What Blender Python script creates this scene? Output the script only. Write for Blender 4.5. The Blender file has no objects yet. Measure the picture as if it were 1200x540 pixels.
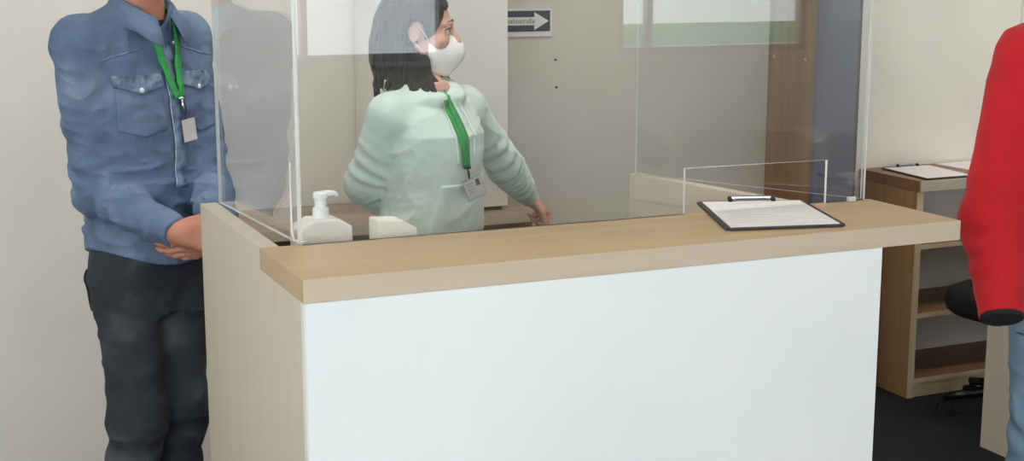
import bpy, bmesh, math, random
import numpy as np
from mathutils import Vector, Matrix
from mathutils.bvhtree import BVHTree

random.seed(7)
rng = np.random.default_rng(11)
SC = bpy.context.scene
COL = SC.collection
PI = math.pi

# ------------------------------------------------------------------ camera model
# room frame: X along the counter, Y into the room, origin on the floor under the
# counter top's front left corner.  at() turns a sight line and a distance into a room point.
CAM = np.array([-0.647, -2.390, 1.65])
YAW = math.radians(23.8)
FPX = 1650.0
PITCH = math.atan(310.0 / FPX)


def sight(px, py):
    x = (px - 600) / FPX
    y = -(py - 270) / FPX
    c, s = math.cos(PITCH), math.sin(PITCH)
    d = np.array([x, c + y * s, -s + y * c])
    cy, sy = math.cos(YAW), math.sin(YAW)
    return np.array([d[0] * cy + d[1] * sy, -d[0] * sy + d[1] * cy, d[2]])


def at(px, py, dep):
    return CAM + sight(px, py) * dep


def at_y(px, py, Y):
    d = sight(px, py)
    return CAM + d * (Y - CAM[1]) / d[1]


def lin(r, g, b):
    f = lambda c: (c / 255 / 12.92) if c / 255 <= .04045 else ((c / 255 + .055) / 1.055) ** 2.4
    return (f(r), f(g), f(b), 1.0)


# ------------------------------------------------------------------ materials
def new_mat(name):
    m = bpy.data.materials.new(name)
    m.use_nodes = True
    nt = m.node_tree
    for n in list(nt.nodes):
        nt.nodes.remove(n)
    out = nt.nodes.new('ShaderNodeOutputMaterial')
    b = nt.nodes.new('ShaderNodeBsdfPrincipled')
    nt.links.new(b.outputs[0], out.inputs[0])
    return m, nt, b, out


def noise_mat(name, c1, c2, scale=8, rough=.6, stretch=(1, 1, 1), bump=0., bscale=None, detail=4, lo=.35, hi=.65,
              metallic=0., spec=.5, coat=0., sheen=0., c3=None):
    m, nt, b, out = new_mat(name)
    tc = nt.nodes.new('ShaderNodeTexCoord')
    mp = nt.nodes.new('ShaderNodeMapping')
    mp.inputs['Scale'].default_value = stretch
    nt.links.new(tc.outputs['Object'], mp.inputs[0])
    nz = nt.nodes.new('ShaderNodeTexNoise')
    nz.inputs['Scale'].default_value = scale
    nz.inputs['Detail'].default_value = detail
    nt.links.new(mp.outputs[0], nz.inputs[0])
    rp = nt.nodes.new('ShaderNodeValToRGB')
    rp.color_ramp.elements[0].position = lo
    rp.color_ramp.elements[1].position = hi
    rp.color_ramp.elements[0].color = c1
    rp.color_ramp.elements[1].color = c2
    if c3:
        e = rp.color_ramp.elements.new((lo + hi) / 2)
        e.color = c3
    nt.links.new(nz.outputs[0], rp.inputs[0])
    nt.links.new(rp.outputs[0], b.inputs['Base Color'])
    b.inputs['Roughness'].default_value = rough
    b.inputs['Metallic'].default_value = metallic
    b.inputs['Specular IOR Level'].default_value = spec
    b.inputs['Coat Weight'].default_value = coat
    b.inputs['Sheen Weight'].default_value = sheen
    if bump:
        n2 = nt.nodes.new('ShaderNodeTexNoise')
        n2.inputs['Scale'].default_value = bscale or scale * 4
        n2.inputs['Detail'].default_value = 3
        nt.links.new(mp.outputs[0], n2.inputs[0])
        bp = nt.nodes.new('ShaderNodeBump')
        bp.inputs['Strength'].default_value = bump
        bp.inputs['Distance'].default_value = .01
        nt.links.new(n2.outputs[0], bp.inputs['Height'])
        nt.links.new(bp.outputs[0], b.inputs['Normal'])
    return m


def wood_mat(name, ca, cb, cc, axis=0, rough=.45, scale=3.0):
    st = [1.0, 1.0, 1.0]
    for i in range(3):
        st[i] = .9 if i == axis else 16.0
    m, nt, b, out = new_mat(name)
    tc = nt.nodes.new('ShaderNodeTexCoord')
    mp = nt.nodes.new('ShaderNodeMapping')
    mp.inputs['Scale'].default_value = st
    nt.links.new(tc.outputs['Object'], mp.inputs[0])
    nz = nt.nodes.new('ShaderNodeTexNoise')
    nz.inputs['Scale'].default_value = scale
    nz.inputs['Detail'].default_value = 6
    nz.inputs['Distortion'].default_value = .6
    nt.links.new(mp.outputs[0], nz.inputs[0])
    rp = nt.nodes.new('ShaderNodeValToRGB')
    rp.color_ramp.elements[0].position = .3
    rp.color_ramp.elements[1].position = .7
    rp.color_ramp.elements[0].color = ca
    rp.color_ramp.elements[1].color = cb
    e = rp.color_ramp.elements.new(.5)
    e.color = cc
    nt.links.new(nz.outputs[0], rp.inputs[0])
    nt.links.new(rp.outputs[0], b.inputs['Base Color'])
    b.inputs['Roughness'].default_value = rough
    return m


def plain(name, c, rough=.5, metallic=0., spec=.5, emit=None, estr=0.):
    m, nt, b, out = new_mat(name)
    b.inputs['Base Color'].default_value = c
    b.inputs['Roughness'].default_value = rough
    b.inputs['Metallic'].default_value = metallic
    b.inputs['Specular IOR Level'].default_value = spec
    if emit:
        b.inputs['Emission Color'].default_value = emit
        b.inputs['Emission Strength'].default_value = estr
    return m


def pane_mat(name, tint, f0=.045):
    # thin clear sheet: Fresnel weighted mirror over a see-through body
    m = bpy.data.materials.new(name)
    m.use_nodes = True
    nt = m.node_tree
    for n in list(nt.nodes):
        nt.nodes.remove(n)
    out = nt.nodes.new('ShaderNodeOutputMaterial')
    tr = nt.nodes.new('ShaderNodeBsdfTransparent')
    tr.inputs[0].default_value = tint
    gl = nt.nodes.new('ShaderNodeBsdfGlossy')
    gl.inputs['Roughness'].default_value = 0.0
    gl.inputs[0].default_value = (1, 1, 1, 1)
    lw = nt.nodes.new('ShaderNodeLayerWeight')
    lw.inputs[0].default_value = .5
    pw = nt.nodes.new('ShaderNodeMath'); pw.operation = 'POWER'; pw.inputs[1].default_value = 4.4
    ml = nt.nodes.new('ShaderNodeMath'); ml.operation = 'MULTIPLY_ADD'
    ml.inputs[1].default_value = 1 - f0; ml.inputs[2].default_value = f0
    mx = nt.nodes.new('ShaderNodeMixShader')
    nt.links.new(lw.outputs['Facing'], pw.inputs[0])
    nt.links.new(pw.outputs[0], ml.inputs[0])
    nt.links.new(ml.outputs[0], mx.inputs[0])
    nt.links.new(tr.outputs[0], mx.inputs[1])
    nt.links.new(gl.outputs[0], mx.inputs[2])
    nt.links.new(mx.outputs[0], out.inputs[0])
    return m


def edge_mat(name, c):
    m, nt, b, out = new_mat(name)
    b.inputs['Base Color'].default_value = c
    b.inputs['Roughness'].default_value = .15
    b.inputs['Transmission Weight'].default_value = .3
    return m


M = {}
M['wall'] = noise_mat('wall_paint', lin(232, 227, 219), lin(238, 233, 225), 3, .85, bump=.04, bscale=160)
M['wall_grey'] = noise_mat('grey_beige_paint', lin(206, 199, 188), lin(212, 205, 195), 3, .85, bump=.04, bscale=160)
M['ceiling'] = noise_mat('ceiling_paint', lin(238, 238, 236), lin(244, 244, 242), 4, .9)
M['carpet'] = noise_mat('carpet', lin(20, 19, 20), lin(38, 36, 37), 220, .95, bump=.6, bscale=400)
M['pavement'] = noise_mat('pavement', lin(150, 150, 148), lin(175, 174, 170), 12, .9)
M['oak'] = wood_mat('oak_top', lin(196, 163, 118), lin(207, 176, 134), lin(201, 169, 126), 0, .38, 1.6)
M['oak_edge'] = wood_mat('oak_edge', lin(200, 181, 158), lin(209, 191, 170), lin(205, 187, 165), 0, .5, 1.6)
M['oak_end'] = wood_mat('oak_end', lin(180, 153, 120), lin(194, 168, 134), lin(187, 160, 127), 1, .5, 2.2)
M['maple'] = wood_mat('maple_panel', lin(209, 197, 178), lin(212, 201, 182), lin(210, 199, 180), 2, .5, 1.4)
M['white_lam'] = noise_mat('white_laminate', lin(240, 242, 242), lin(246, 247, 247), 2, .35)
M['white_edge'] = plain('white_edge_band', lin(235, 232, 225), .4)
M['walnut'] = wood_mat('brown_wood', lin(120, 88, 60), lin(150, 113, 80), lin(136, 100, 69), 2, .45, 2.0)
M['walnut_h'] = wood_mat('brown_wood_flat', lin(126, 92, 62), lin(156, 118, 84), lin(140, 104, 72), 0, .45, 2.0)
M['shelf_wood'] = wood_mat('shelf_wood', lin(160, 124, 84), lin(178, 142, 100), lin(169, 133, 92), 2, .45, 2.0)
M['tan_edge'] = wood_mat('tan_wood_edge', lin(196, 172, 136), lin(212, 190, 156), lin(204, 181, 146), 2, .5, 2.0)
M['grey_edge'] = wood_mat('grey_wood_edge', lin(178, 165, 150), lin(200, 188, 172), lin(188, 176, 160), 0, .5, 2.0)
M['desk_grey'] = wood_mat('greyed_wood', lin(142, 122, 108), lin(168, 148, 132), lin(155, 135, 120), 0, .45, 2.0)
M['desk_dark'] = wood_mat('dark_desk_front', lin(100, 80, 70), lin(122, 100, 88), lin(112, 90, 79), 0, .5, 2.0)
M['bluegrey'] = noise_mat('blue_grey_panel', lin(92, 92, 112), lin(104, 104, 124), 3, .6)
M['bluegrey_dk'] = plain('blue_grey_edge', lin(64, 62, 76), .6)
M['cupboard'] = noise_mat('cupboard_white', lin(228, 223, 216), lin(234, 229, 222), 2, .5)
M['black'] = plain('black_plastic', lin(22, 21, 22), .45)
M['black_cloth'] = noise_mat('black_cloth', lin(18, 17, 18), lin(34, 32, 33), 60, .9, bump=.3)
M['dark_metal'] = plain('dark_metal', lin(60, 58, 58), .35, .9)
M['chrome'] = plain('chrome', lin(215, 215, 218), .18, 1.0)
M['board'] = noise_mat('clipboard_board', lin(38, 30, 28), lin(56, 46, 42), 30, .5)
M['paper'] = noise_mat('paper', lin(240, 234, 232), lin(246, 241, 239), 5, .8)
M['print'] = plain('faint_print', lin(226, 220, 219), .8)
M['bottle'] = noise_mat('white_bottle', lin(238, 228, 222), lin(243, 234, 228), 5, .35)
M['pump'] = plain('white_pump', lin(246, 246, 248), .3)
M['carton'] = noise_mat('white_carton', lin(240, 236, 228), lin(245, 241, 234), 6, .7)
M['pane'] = pane_mat('clear_screen', (.975, .985, .98, 1))
M['pane_edge'] = edge_mat('clear_screen_edge', lin(244, 247, 243))
M['winpane'] = pane_mat('window_glass', (.95, .97, .96, 1), .03)
m_, nt_, b_, out_ = new_mat('pale_green_film')
b_.inputs['Base Color'].default_value = lin(150, 200, 172)
tl_ = nt_.nodes.new('ShaderNodeBsdfTranslucent'); tl_.inputs[0].default_value = lin(196, 232, 214)
nz_ = nt_.nodes.new('ShaderNodeTexNoise'); nz_.inputs['Scale'].default_value = 3
mx_ = nt_.nodes.new('ShaderNodeMixShader'); mx_.inputs[0].default_value = .8
nt_.links.new(b_.outputs[0], mx_.inputs[1]); nt_.links.new(tl_.outputs[0], mx_.inputs[2]); nt_.links.new(mx_.outputs[0], out_.inputs[0])
M['film'] = m_
M['winframe'] = plain('window_frame_grey', lin(190, 190, 192), .5)
M['sign_white'] = plain('sign_white', lin(225, 223, 218), .5)
M['sign_blue'] = plain('sign_navy', lin(40, 44, 66), .4)
M['sign_text'] = plain('sign_lettering', lin(70, 72, 90), .5)
M['skin'] = noise_mat('skin_tan', lin(180, 120, 98), lin(198, 138, 116), 14, .55, bump=.08, bscale=120, spec=.35)
M['skin_f'] = noise_mat('skin_fair', lin(206, 156, 140), lin(220, 172, 156), 14, .55, bump=.05, bscale=120, spec=.35)
M['lip'] = plain('lip', lin(176, 104, 96), .5)
M['eye'] = plain('eye_white', lin(236, 232, 226), .2)
M['iris'] = plain('iris', lin(60, 42, 30), .2)
M['hair_dark'] = noise_mat('dark_hair', lin(11, 8, 8), lin(32, 24, 22), 30, .42, stretch=(6, 6, .5), bump=.6, bscale=60, lo=.3, hi=.75)
M['hair_brown'] = noise_mat('brown_hair', lin(48, 34, 26), lin(78, 58, 44), 30, .5, stretch=(6, 6, .6), bump=.5, bscale=60)
M['denim'] = noise_mat('denim_shirt', lin(74, 92, 122), lin(128, 147, 172), 7, .88, bump=.3, bscale=260, detail=8, sheen=.05,
                       c3=lin(96, 116, 146), lo=.3, hi=.72)
M['denim_seam'] = noise_mat('denim_seam', lin(70, 88, 116), lin(128, 146, 170), 45, .85)
M['denim_light'] = noise_mat('denim_thread', lin(166, 178, 192), lin(206, 212, 218), 90, .9)
M['jeans'] = noise_mat('charcoal_jeans', lin(33, 36, 43), lin(88, 95, 102), 4.8, .9, bump=.25, bscale=260, detail=6,
                       c3=lin(46, 50, 58), lo=.36, hi=.68)
M['jeans_light'] = noise_mat('light_jeans', lin(112, 140, 164), lin(150, 176, 196), 4, .9, bump=.25, bscale=260, detail=6)
M['jeans_navy'] = noise_mat('navy_jeans', lin(34, 40, 58), lin(54, 62, 84), 4, .9)
M['hoodie'] = noise_mat('mint_fleece', lin(206, 223, 213), lin(217, 232, 223), 7, .92, bump=.15, bscale=300, sheen=.3)
M['hoodie_rib'] = noise_mat('mint_rib', lin(200, 222, 211), lin(216, 234, 225), 60, .92)
M['cord'] = plain('pale_cord', lin(226, 236, 228), .8)
M['red'] = noise_mat('red_fleece', lin(182, 4, 18), lin(200, 9, 26), 8, .85, bump=.12, bscale=220, sheen=.1)
M['tee'] = plain('black_tee', lin(24, 24, 26), .9)
M['lanyard'] = noise_mat('green_ribbon', lin(34, 140, 66), lin(48, 160, 80), 40, .6)
M['card'] = plain('white_card', lin(236, 232, 228), .4)
M['card_photo'] = plain('card_photo', lin(110, 92, 96), .5)
M['card_line'] = plain('card_line', lin(190, 176, 182), .5)
M['sleeve_clear'] = pane_mat('card_holder_clear', (.9, .9, .92, 1), .06)
M['mask'] = noise_mat('white_mask', lin(238, 234, 232), lin(245, 241, 239), 10, .85, bump=.06, bscale=200)
M['button'] = plain('pearl_snap', lin(232, 230, 226), .2)
M['shoe'] = plain('dark_shoe', lin(40, 36, 34), .6)
M['lamp'] = plain('lamp_diffuser', (1, 1, 1, 1), .5, emit=(1.0, .97, .92, 1), estr=6.6)
M['lamp_frame'] = plain('lamp_frame', lin(225, 225, 225), .4)


# ------------------------------------------------------------------ object helpers
def tag(o, label=None, cat=None, group=None, kind=None):
    if label: o['label'] = label
    if cat: o['category'] = cat
    if group: o['group'] = group
    if kind: o['kind'] = kind
    return o


def empty(name, loc, label=None, cat=None, group=None, rz=0.):
    o = bpy.data.objects.new(name, None)
    o.empty_display_size = .1
    COL.objects.link(o)
    o.location = loc
    o.rotation_euler = (0, 0, rz)
    return tag(o, label, cat, group)


def link_bm(name, bm, mat, parent=None, smooth=False, mats=None):
    bmesh.ops.recalc_face_normals(bm, faces=bm.faces)
    me = bpy.data.meshes.new(name)
    bm.to_mesh(me)
    bm.free()
    for m in (mats or [mat]):
        me.materials.append(m)
    if smooth:
        for p in me.polygons:
            p.use_smooth = True
    o = bpy.data.objects.new(name, me)
    COL.objects.link(o)
    if parent is not None:
        o.parent = parent
    return o


def bm_box(bm, x0, y0, z0, x1, y1, z1, bevel=0., mi=0):
    r = bmesh.ops.create_cube(bm, size=1)
    vs = r['verts']
    for v in vs:
        v.co = Vector(((x0 + x1) / 2 + v.co.x * (x1 - x0), (y0 + y1) / 2 + v.co.y * (y1 - y0),
                       (z0 + z1) / 2 + v.co.z * (z1 - z0)))
    fs = set()
    for v in vs:
        fs.update(v.link_faces)
    for f in fs:
        f.material_index = mi
    if bevel:
        es = set()
        for v in vs:
            es.update(v.link_edges)
        bmesh.ops.bevel(bm, geom=list(es), offset=bevel, segments=2, affect='EDGES', profile=.6)


def box(name, x0, y0, z0, x1, y1, z1, mat, parent=None, bevel=0.):
    bm = bmesh.new()
    bm_box(bm, x0, y0, z0, x1, y1, z1, bevel)
    return link_bm(name, bm, mat, parent)


def bm_prism(bm, poly, axis, a, b):
    """poly: 2D list; axis 0: poly in (y,z) extruded x a..b; 1: (x,z) extruded along y; 2: (x,y) extruded along z"""
    def mk(p, t):
        return (t, p[0], p[1]) if axis == 0 else ((p[0], t, p[1]) if axis == 1 else (p[0], p[1], t))
    va = [bm.verts.new(mk(p, a)) for p in poly]
    vb = [bm.verts.new(mk(p, b)) for p in poly]
    n = len(poly)
    fa = bm.faces.new(va)
    fb = bm.faces.new(vb[::-1])
    side = []
    for i in range(n):
        side.append(bm.faces.new((va[i], vb[i], vb[(i + 1) % n], va[(i + 1) % n])))
    return fa, fb, side


def prism(name, poly, axis, a, b, mat, parent=None, bevel=0., edge_mat_=None):
    bm = bmesh.new()
    fa, fb, side = bm_prism(bm, poly, axis, a, b)
    mats = [mat]
    if edge_mat_:
        mats = [mat, edge_mat_]
        for f in side:
            f.material_index = 1
    if bevel:
        bmesh.ops.bevel(bm, geom=list(bm.edges), offset=bevel, segments=2, affect='EDGES', profile=.6)
    return link_bm(name, bm, mat, parent, mats=mats)


def bm_tube(bm, pts, rad, seg=10, cap=True):
    pts = [Vector(p) for p in pts]
    rads = rad if isinstance(rad, (list, tuple)) else [rad] * len(pts)
    rings = []
    up = Vector((0, 0, 1))
    for i, p in enumerate(pts):
        if i == 0: t = pts[1] - pts[0]
        elif i == len(pts) - 1: t = pts[-1] - pts[-2]
        else: t = pts[i + 1] - pts[i - 1]
        t.normalize()
        a = t.cross(up)
        if a.length < 1e-3: a = t.cross(Vector((1, 0, 0)))
        a.normalize()
        b = a.cross(t)
        rings.append([bm.verts.new(p + rads[i] * (math.cos(2 * PI * k / seg) * a + math.sin(2 * PI * k / seg) * b))
                      for k in range(seg)])
    for r0, r1 in zip(rings, rings[1:]):
        for k in range(seg):
            bm.faces.new((r0[k], r0[(k + 1) % seg], r1[(k + 1) % seg], r1[k]))
    if cap:
        bm.faces.new(rings[0][::-1])
        bm.faces.new(rings[-1])


def tube(name, pts, rad, mat, parent=None, seg=10):
    bm = bmesh.new()
    bm_tube(bm, pts, rad, seg)
    return link_bm(name, bm, mat, parent, smooth=True)


def bm_lathe(bm, prof, c, seg=24, sx=1., sy=1.):
    rings = []
    for r, z in prof:
        rings.append([bm.verts.new((c[0] + sx * r * math.cos(2 * PI * k / seg), c[1] + sy * r * math.sin(2 * PI * k / seg), c[2] + z))
                      for k in range(seg)])
    for r0, r1 in zip(rings, rings[1:]):
        for k in range(seg):
            bm.faces.new((r0[k], r0[(k + 1) % seg], r1[(k + 1) % seg], r1[k]))
    bm.faces.new(rings[0][::-1])
    bm.faces.new(rings[-1])


# ------------------------------------------------------------------ distance-field modelling for bodies and clothes
LAT = rng.random((32, 32, 32)).astype(np.float32)


def vnoise(x, y, z):
    xi = np.floor(x).astype(np.int32); yi = np.floor(y).astype(np.int32); zi = np.floor(z).astype(np.int32)
    fx = x - xi; fy = y - yi; fz = z - zi
    fx = fx * fx * (3 - 2 * fx); fy = fy * fy * (3 - 2 * fy); fz = fz * fz * (3 - 2 * fz)
    r = 0
    for dx in (0, 1):
        wx = fx if dx else 1 - fx
        for dy in (0, 1):
            wy = fy if dy else 1 - fy
            for dz in (0, 1):
                wz = fz if dz else 1 - fz
                r = r + wx * wy * wz * LAT[(xi + dx) % 32, (yi + dy) % 32, (zi + dz) % 32]
    return r * 2 - 1


def smin(a, b, k):
    if k <= 0: return np.minimum(a, b)
    h = np.maximum(k - np.abs(a - b), 0) / k
    return np.minimum(a, b) - h * h * k * .25


class Field:
    def __init__(s, lo, hi, h):
        s.lo = np.array(lo, float); s.h = h
        n = np.ceil((np.array(hi, float) - s.lo) / h).astype(int) + 1
        s.n = n
        s.ax = [s.lo[i] + h * np.arange(n[i]) for i in range(3)]
        s.F = np.full(n, 1.0, np.float32)

    def block(s, lo, hi):
        sl = []
        for i in range(3):
            a = int(max(0, math.floor((lo[i] - s.lo[i]) / s.h)))
            b = int(min(s.n[i], math.ceil((hi[i] - s.lo[i]) / s.h) + 1))
            if b <= a: return None
            sl.append(slice(a, b))
        X = s.ax[0][sl[0]][:, None, None].astype(np.float32)
        Y = s.ax[1][sl[1]][None, :, None].astype(np.float32)
        Z = s.ax[2][sl[2]][None, None, :].astype(np.float32)
        return tuple(sl), X, Y, Z

    def put(s, fn, lo, hi, k=.02, op='add', pad=.03):
        p = pad + k
        b = s.block(np.array(lo) - p, np.array(hi) + p)
        if b is None: return
        sl, X, Y, Z = b
        d = fn(X, Y, Z)
        if op == 'add':
            s.F[sl] = smin(s.F[sl], d, k)
        else:
            s.F[sl] = -smin(-s.F[sl], d, k)

    def cone(s, a, b, ra, rb, k=.02, op='add', fold=None, flat_end=False, flat_start=False):
        a = np.array(a, float); b = np.array(b, float)
        ab = b - a; L2 = float(ab @ ab) + 1e-9; L = math.sqrt(L2)

        def fn(X, Y, Z):
            t0 = ((X - a[0]) * ab[0] + (Y - a[1]) * ab[1] + (Z - a[2]) * ab[2]) / L2
            t = np.clip(t0, 0, 1)
            dx = X - a[0] - t * ab[0]; dy = Y - a[1] - t * ab[1]; dz = Z - a[2] - t * ab[2]
            d = np.sqrt(dx * dx + dy * dy + dz * dz) - (ra + (rb - ra) * t)
            if fold:
                amp, nw, tc, tw, ph = fold
                ob = (dx * .6 + dy * 1.0 + dz * .4) / max(ra, .03)
                w = np.exp(-((t - tc) / tw) ** 2)
                d = d - amp * w * np.sin(2 * PI * nw * t + 1.7 * ob + ph + 2.2 * vnoise(X * 14 + ph, Y * 14, Z * 14))
            if flat_end: d = np.maximum(d, (t0 - 1) * L)
            if flat_start: d = np.maximum(d, -t0 * L)
            return d
        r = max(ra, rb)
        s.put(fn, np.minimum(a, b) - r, np.maximum(a, b) + r, k, op)

    def ell(s, c, r, axes=None, k=.02, op='add'):
        c = np.array(c, float); r = np.array(r, float)
        A = np.eye(3) if axes is None else np.array(axes, float)

        def fn(X, Y, Z):
            dx, dy, dz = X - c[0], Y - c[1], Z - c[2]
            q = [(A[i][0] * dx + A[i][1] * dy + A[i][2] * dz) for i in range(3)]
            k0 = np.sqrt(sum((q[i] / r[i]) ** 2 for i in range(3))) + 1e-6
            k1 = np.sqrt(sum((q[i] / r[i] ** 2) ** 2 for i in range(3))) + 1e-6
            return k0 * (k0 - 1) / k1
        R = float(r.max())
        s.put(fn, c - R, c + R, k, op)

    def torso(s, rings, fr, k=.03, grow=0., zlo=None, zhi=None, square=2.4):
        """rings: (z, rx, ry, ox, oy) in figure space; fr: frame"""
        rings = sorted(rings)
        zs = np.array([r[0] for r in rings])
        P = np.array([r[1:5] for r in rings], float)
        P[:, 0] += grow; P[:, 1] += grow
        z0 = zlo if zlo is not None else zs[0]
        z1 = zhi if zhi is not None else zs[-1]

        def fn(X, Y, Z):
            lx, ly = fr.loc2(X, Y)
            zz = Z
            rx = np.interp(zz, zs, P[:, 0]).astype(np.float32); ry = np.interp(zz, zs, P[:, 1]).astype(np.float32)
            ox = np.interp(zz, zs, P[:, 2]).astype(np.float32); oy = np.interp(zz, zs, P[:, 3]).astype(np.float32)
            u = np.abs(lx - ox) / rx; v = np.abs(ly - oy) / ry
            q = (u ** square + v ** square) ** (1 / square)
            d = (q - 1) * np.minimum(rx, ry) * .95
            return np.maximum(d, np.maximum(z0 - zz, zz - z1))
        R = float(P[:, :2].max() + np.abs(P[:, 2:]).max())
        c = fr.c
        s.put(fn, (c[0] - R, c[1] - R, z0), (c[0] + R, c[1] + R, z1), k)

    def wrinkle(s, amp, freq, stretch=(1, 1, 1), ridge=True, zr=None):
        m = np.abs(s.F) < .03
        idx = np.argwhere(m)
        x = s.ax[0][idx[:, 0]]; y = s.ax[1][idx[:, 1]]; z = s.ax[2][idx[:, 2]]
        a = vnoise(x * 3 + 9, y * 3, z * 3) * 1.2
        n = vnoise(x * freq * stretch[0] + a, y * freq * stretch[1] + a, z * freq * stretch[2] + a * 2)
        if ridge: n = np.clip(1 - np.abs(n) * 2.2, 0, 1) ** 1.4 - .35
        if zr is not None: n = n * np.interp(z, zr[0], zr[1])
        s.F[m] -= (amp * n).astype(np.float32)

    def hem(s, fn):
        d = fn(s.ax[0][:, None, None], s.ax[1][None, :, None]) - s.ax[2][None, None, :]
        s.F = np.maximum(s.F, d.astype(np.float32))

    def mesh(s, iters=1):
        F = s.F
        ins = F < 0
        cnt = np.zeros(tuple(np.array(F.shape) - 1), np.int8)
        for dx in (0, 1):
            for dy in (0, 1):
                for dz in (0, 1):
                    cnt += ins[dx:F.shape[0] - 1 + dx, dy:F.shape[1] - 1 + dy, dz:F.shape[2] - 1 + dz]
        mask = (cnt > 0) & (cnt < 8)
        idx = np.argwhere(mask)
        acc = np.zeros((len(idx), 3)); num = np.zeros(len(idx))
        corners = [(x, y, z) for x in (0, 1) for y in (0, 1) for z in (0, 1)]
        for i, a in enumerate(corners):
            for b in corners[i + 1:]:
                if sum(abs(p - q) for p, q in zip(a, b)) != 1: continue
                ia = idx + a; ib = idx + b
                fa = F[ia[:, 0], ia[:, 1], ia[:, 2]]; fb = F[ib[:, 0], ib[:, 1], ib[:, 2]]
                cr = (fa < 0) != (fb < 0)
                t = np.where(cr, fa / np.where(fa == fb, 1, fa - fb), 0)
                pos = np.array(a) + t[:, None] * (np.array(b) - np.array(a))
                acc += pos * cr[:, None]; num += cr
        V = s.lo + s.h * (idx + acc / num[:, None])
        vid = np.full(mask.shape, -1, np.int64)
        vid[mask] = np.arange(len(idx))
        quads = []
        for ax in range(3):
            o1, o2 = [(1, 2), (2, 0), (0, 1)][ax]
            n = list(F.shape)
            slA = [slice(None)] * 3; slB = [slice(None)] * 3
            slA[ax] = slice(0, n[ax] - 1); slB[ax] = slice(1, n[ax])
            ch = ins[tuple(slA)] != ins[tuple(slB)]
            e = np.argwhere(ch)
            ok = (e[:, o1] > 0) & (e[:, o2] > 0) & (e[:, o1] < n[o1] - 1) & (e[:, o2] < n[o2] - 1)
            e = e[ok]
            flip = ins[tuple(slA)][e[:, 0], e[:, 1], e[:, 2]]
            def cell(d1, d2):
                c = e.copy(); c[:, o1] -= d1; c[:, o2] -= d2
                return vid[c[:, 0], c[:, 1], c[:, 2]]
            q = np.stack([cell(1, 1), cell(0, 1), cell(0, 0), cell(1, 0)], 1)
            q[~flip] = q[~flip][:, ::-1]
            quads.append(q)
        Q = np.concatenate(quads)
        Q = Q[(Q >= 0).all(1)]
        # keep only the largest connected shell
        lab = np.arange(len(V))
        for _ in range(400):
            m = lab[Q].min(1)
            new = lab.copy()
            for j in range(4): np.minimum.at(new, Q[:, j], m)
            new = new[new]
            if (new == lab).all(): break
            lab = new
        ids, c = np.unique(lab, return_counts=True)
        best = ids[c.argmax()]
        keep = lab == best
        s.parts_dropped = len(ids) - 1
        mp = np.full(len(V), -1); mp[keep] = np.arange(keep.sum())
        V = V[keep]; Q = mp[Q]; Q = Q[(Q >= 0).all(1)]
        for _ in range(iters):
            su = np.zeros_like(V); nn = np.zeros(len(V))
            for j in range(4):
                np.add.at(su, Q[:, j], V[Q[:, (j + 1) % 4]]); np.add.at(nn, Q[:, j], 1)
                np.add.at(su, Q[:, j], V[Q[:, (j + 3) % 4]]); np.add.at(nn, Q[:, j], 1)
            V = V * .5 + su / np.maximum(nn, 1)[:, None] * .5
        return V, Q


def np_mesh(name, V, Q, mat, parent=None, base=(0, 0, 0), smooth=True):
    me = bpy.data.meshes.new(name)
    V = np.asarray(V) - np.asarray(base)
    me.vertices.add(len(V))
    me.vertices.foreach_set('co', V.astype(np.float32).ravel())
    me.loops.add(Q.size)
    me.loops.foreach_set('vertex_index', Q.astype(np.int32).ravel())
    me.polygons.add(len(Q))
    me.polygons.foreach_set('loop_start', np.arange(0, Q.size, 4, dtype=np.int32))
    me.polygons.foreach_set('loop_total', np.full(len(Q), 4, np.int32))
    me.polygons.foreach_set('use_smooth', np.ones(len(Q), bool))
    me.update(calc_edges=True)
    me.validate()
    me.materials.append(mat)
    o = bpy.data.objects.new(name, me)
    COL.objects.link(o)
    if parent is not None: o.parent = parent
    return o


def bvh_of(V, Q):
    return BVHTree.FromPolygons([tuple(v) for v in V], [tuple(int(i) for i in q) for q in Q])


class Frame:
    """figure space: x = figure's right, y = forward, z = up"""
    def __init__(s, c, face):
        s.c = np.array([c[0], c[1], 0.0])
        f = np.array([face[0], face[1], 0.0]); s.f = f / np.linalg.norm(f)
        s.r = np.array([s.f[1], -s.f[0], 0.0])

    def w(s, x, y, z):
        return s.c + s.r * x + s.f * y + np.array([0, 0, z])

    def loc2(s, X, Y):
        dx = X - s.c[0]; dy = Y - s.c[1]
        return dx * s.r[0] + dy * s.r[1], dx * s.f[0] + dy * s.f[1]

    def axes(s):
        return np.array([s.r, s.f, [0, 0, 1]])


def cast(bvh, p, d, far=.6):
    hit = bvh.ray_cast(Vector(p) - Vector(d) * far, Vector(d), far * 2)
    return hit


def front_pt(bvh, fr, x, z, off=.002, dirv=None):
    d = Vector(-fr.f) if dirv is None else Vector(dirv)
    p = Vector(fr.w(x, 0, z))
    h = bvh.ray_cast(p - d * .8, d, 1.6)
    if h[0] is None: return None, None
    return h[0] + h[1] * off, h[1]


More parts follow.
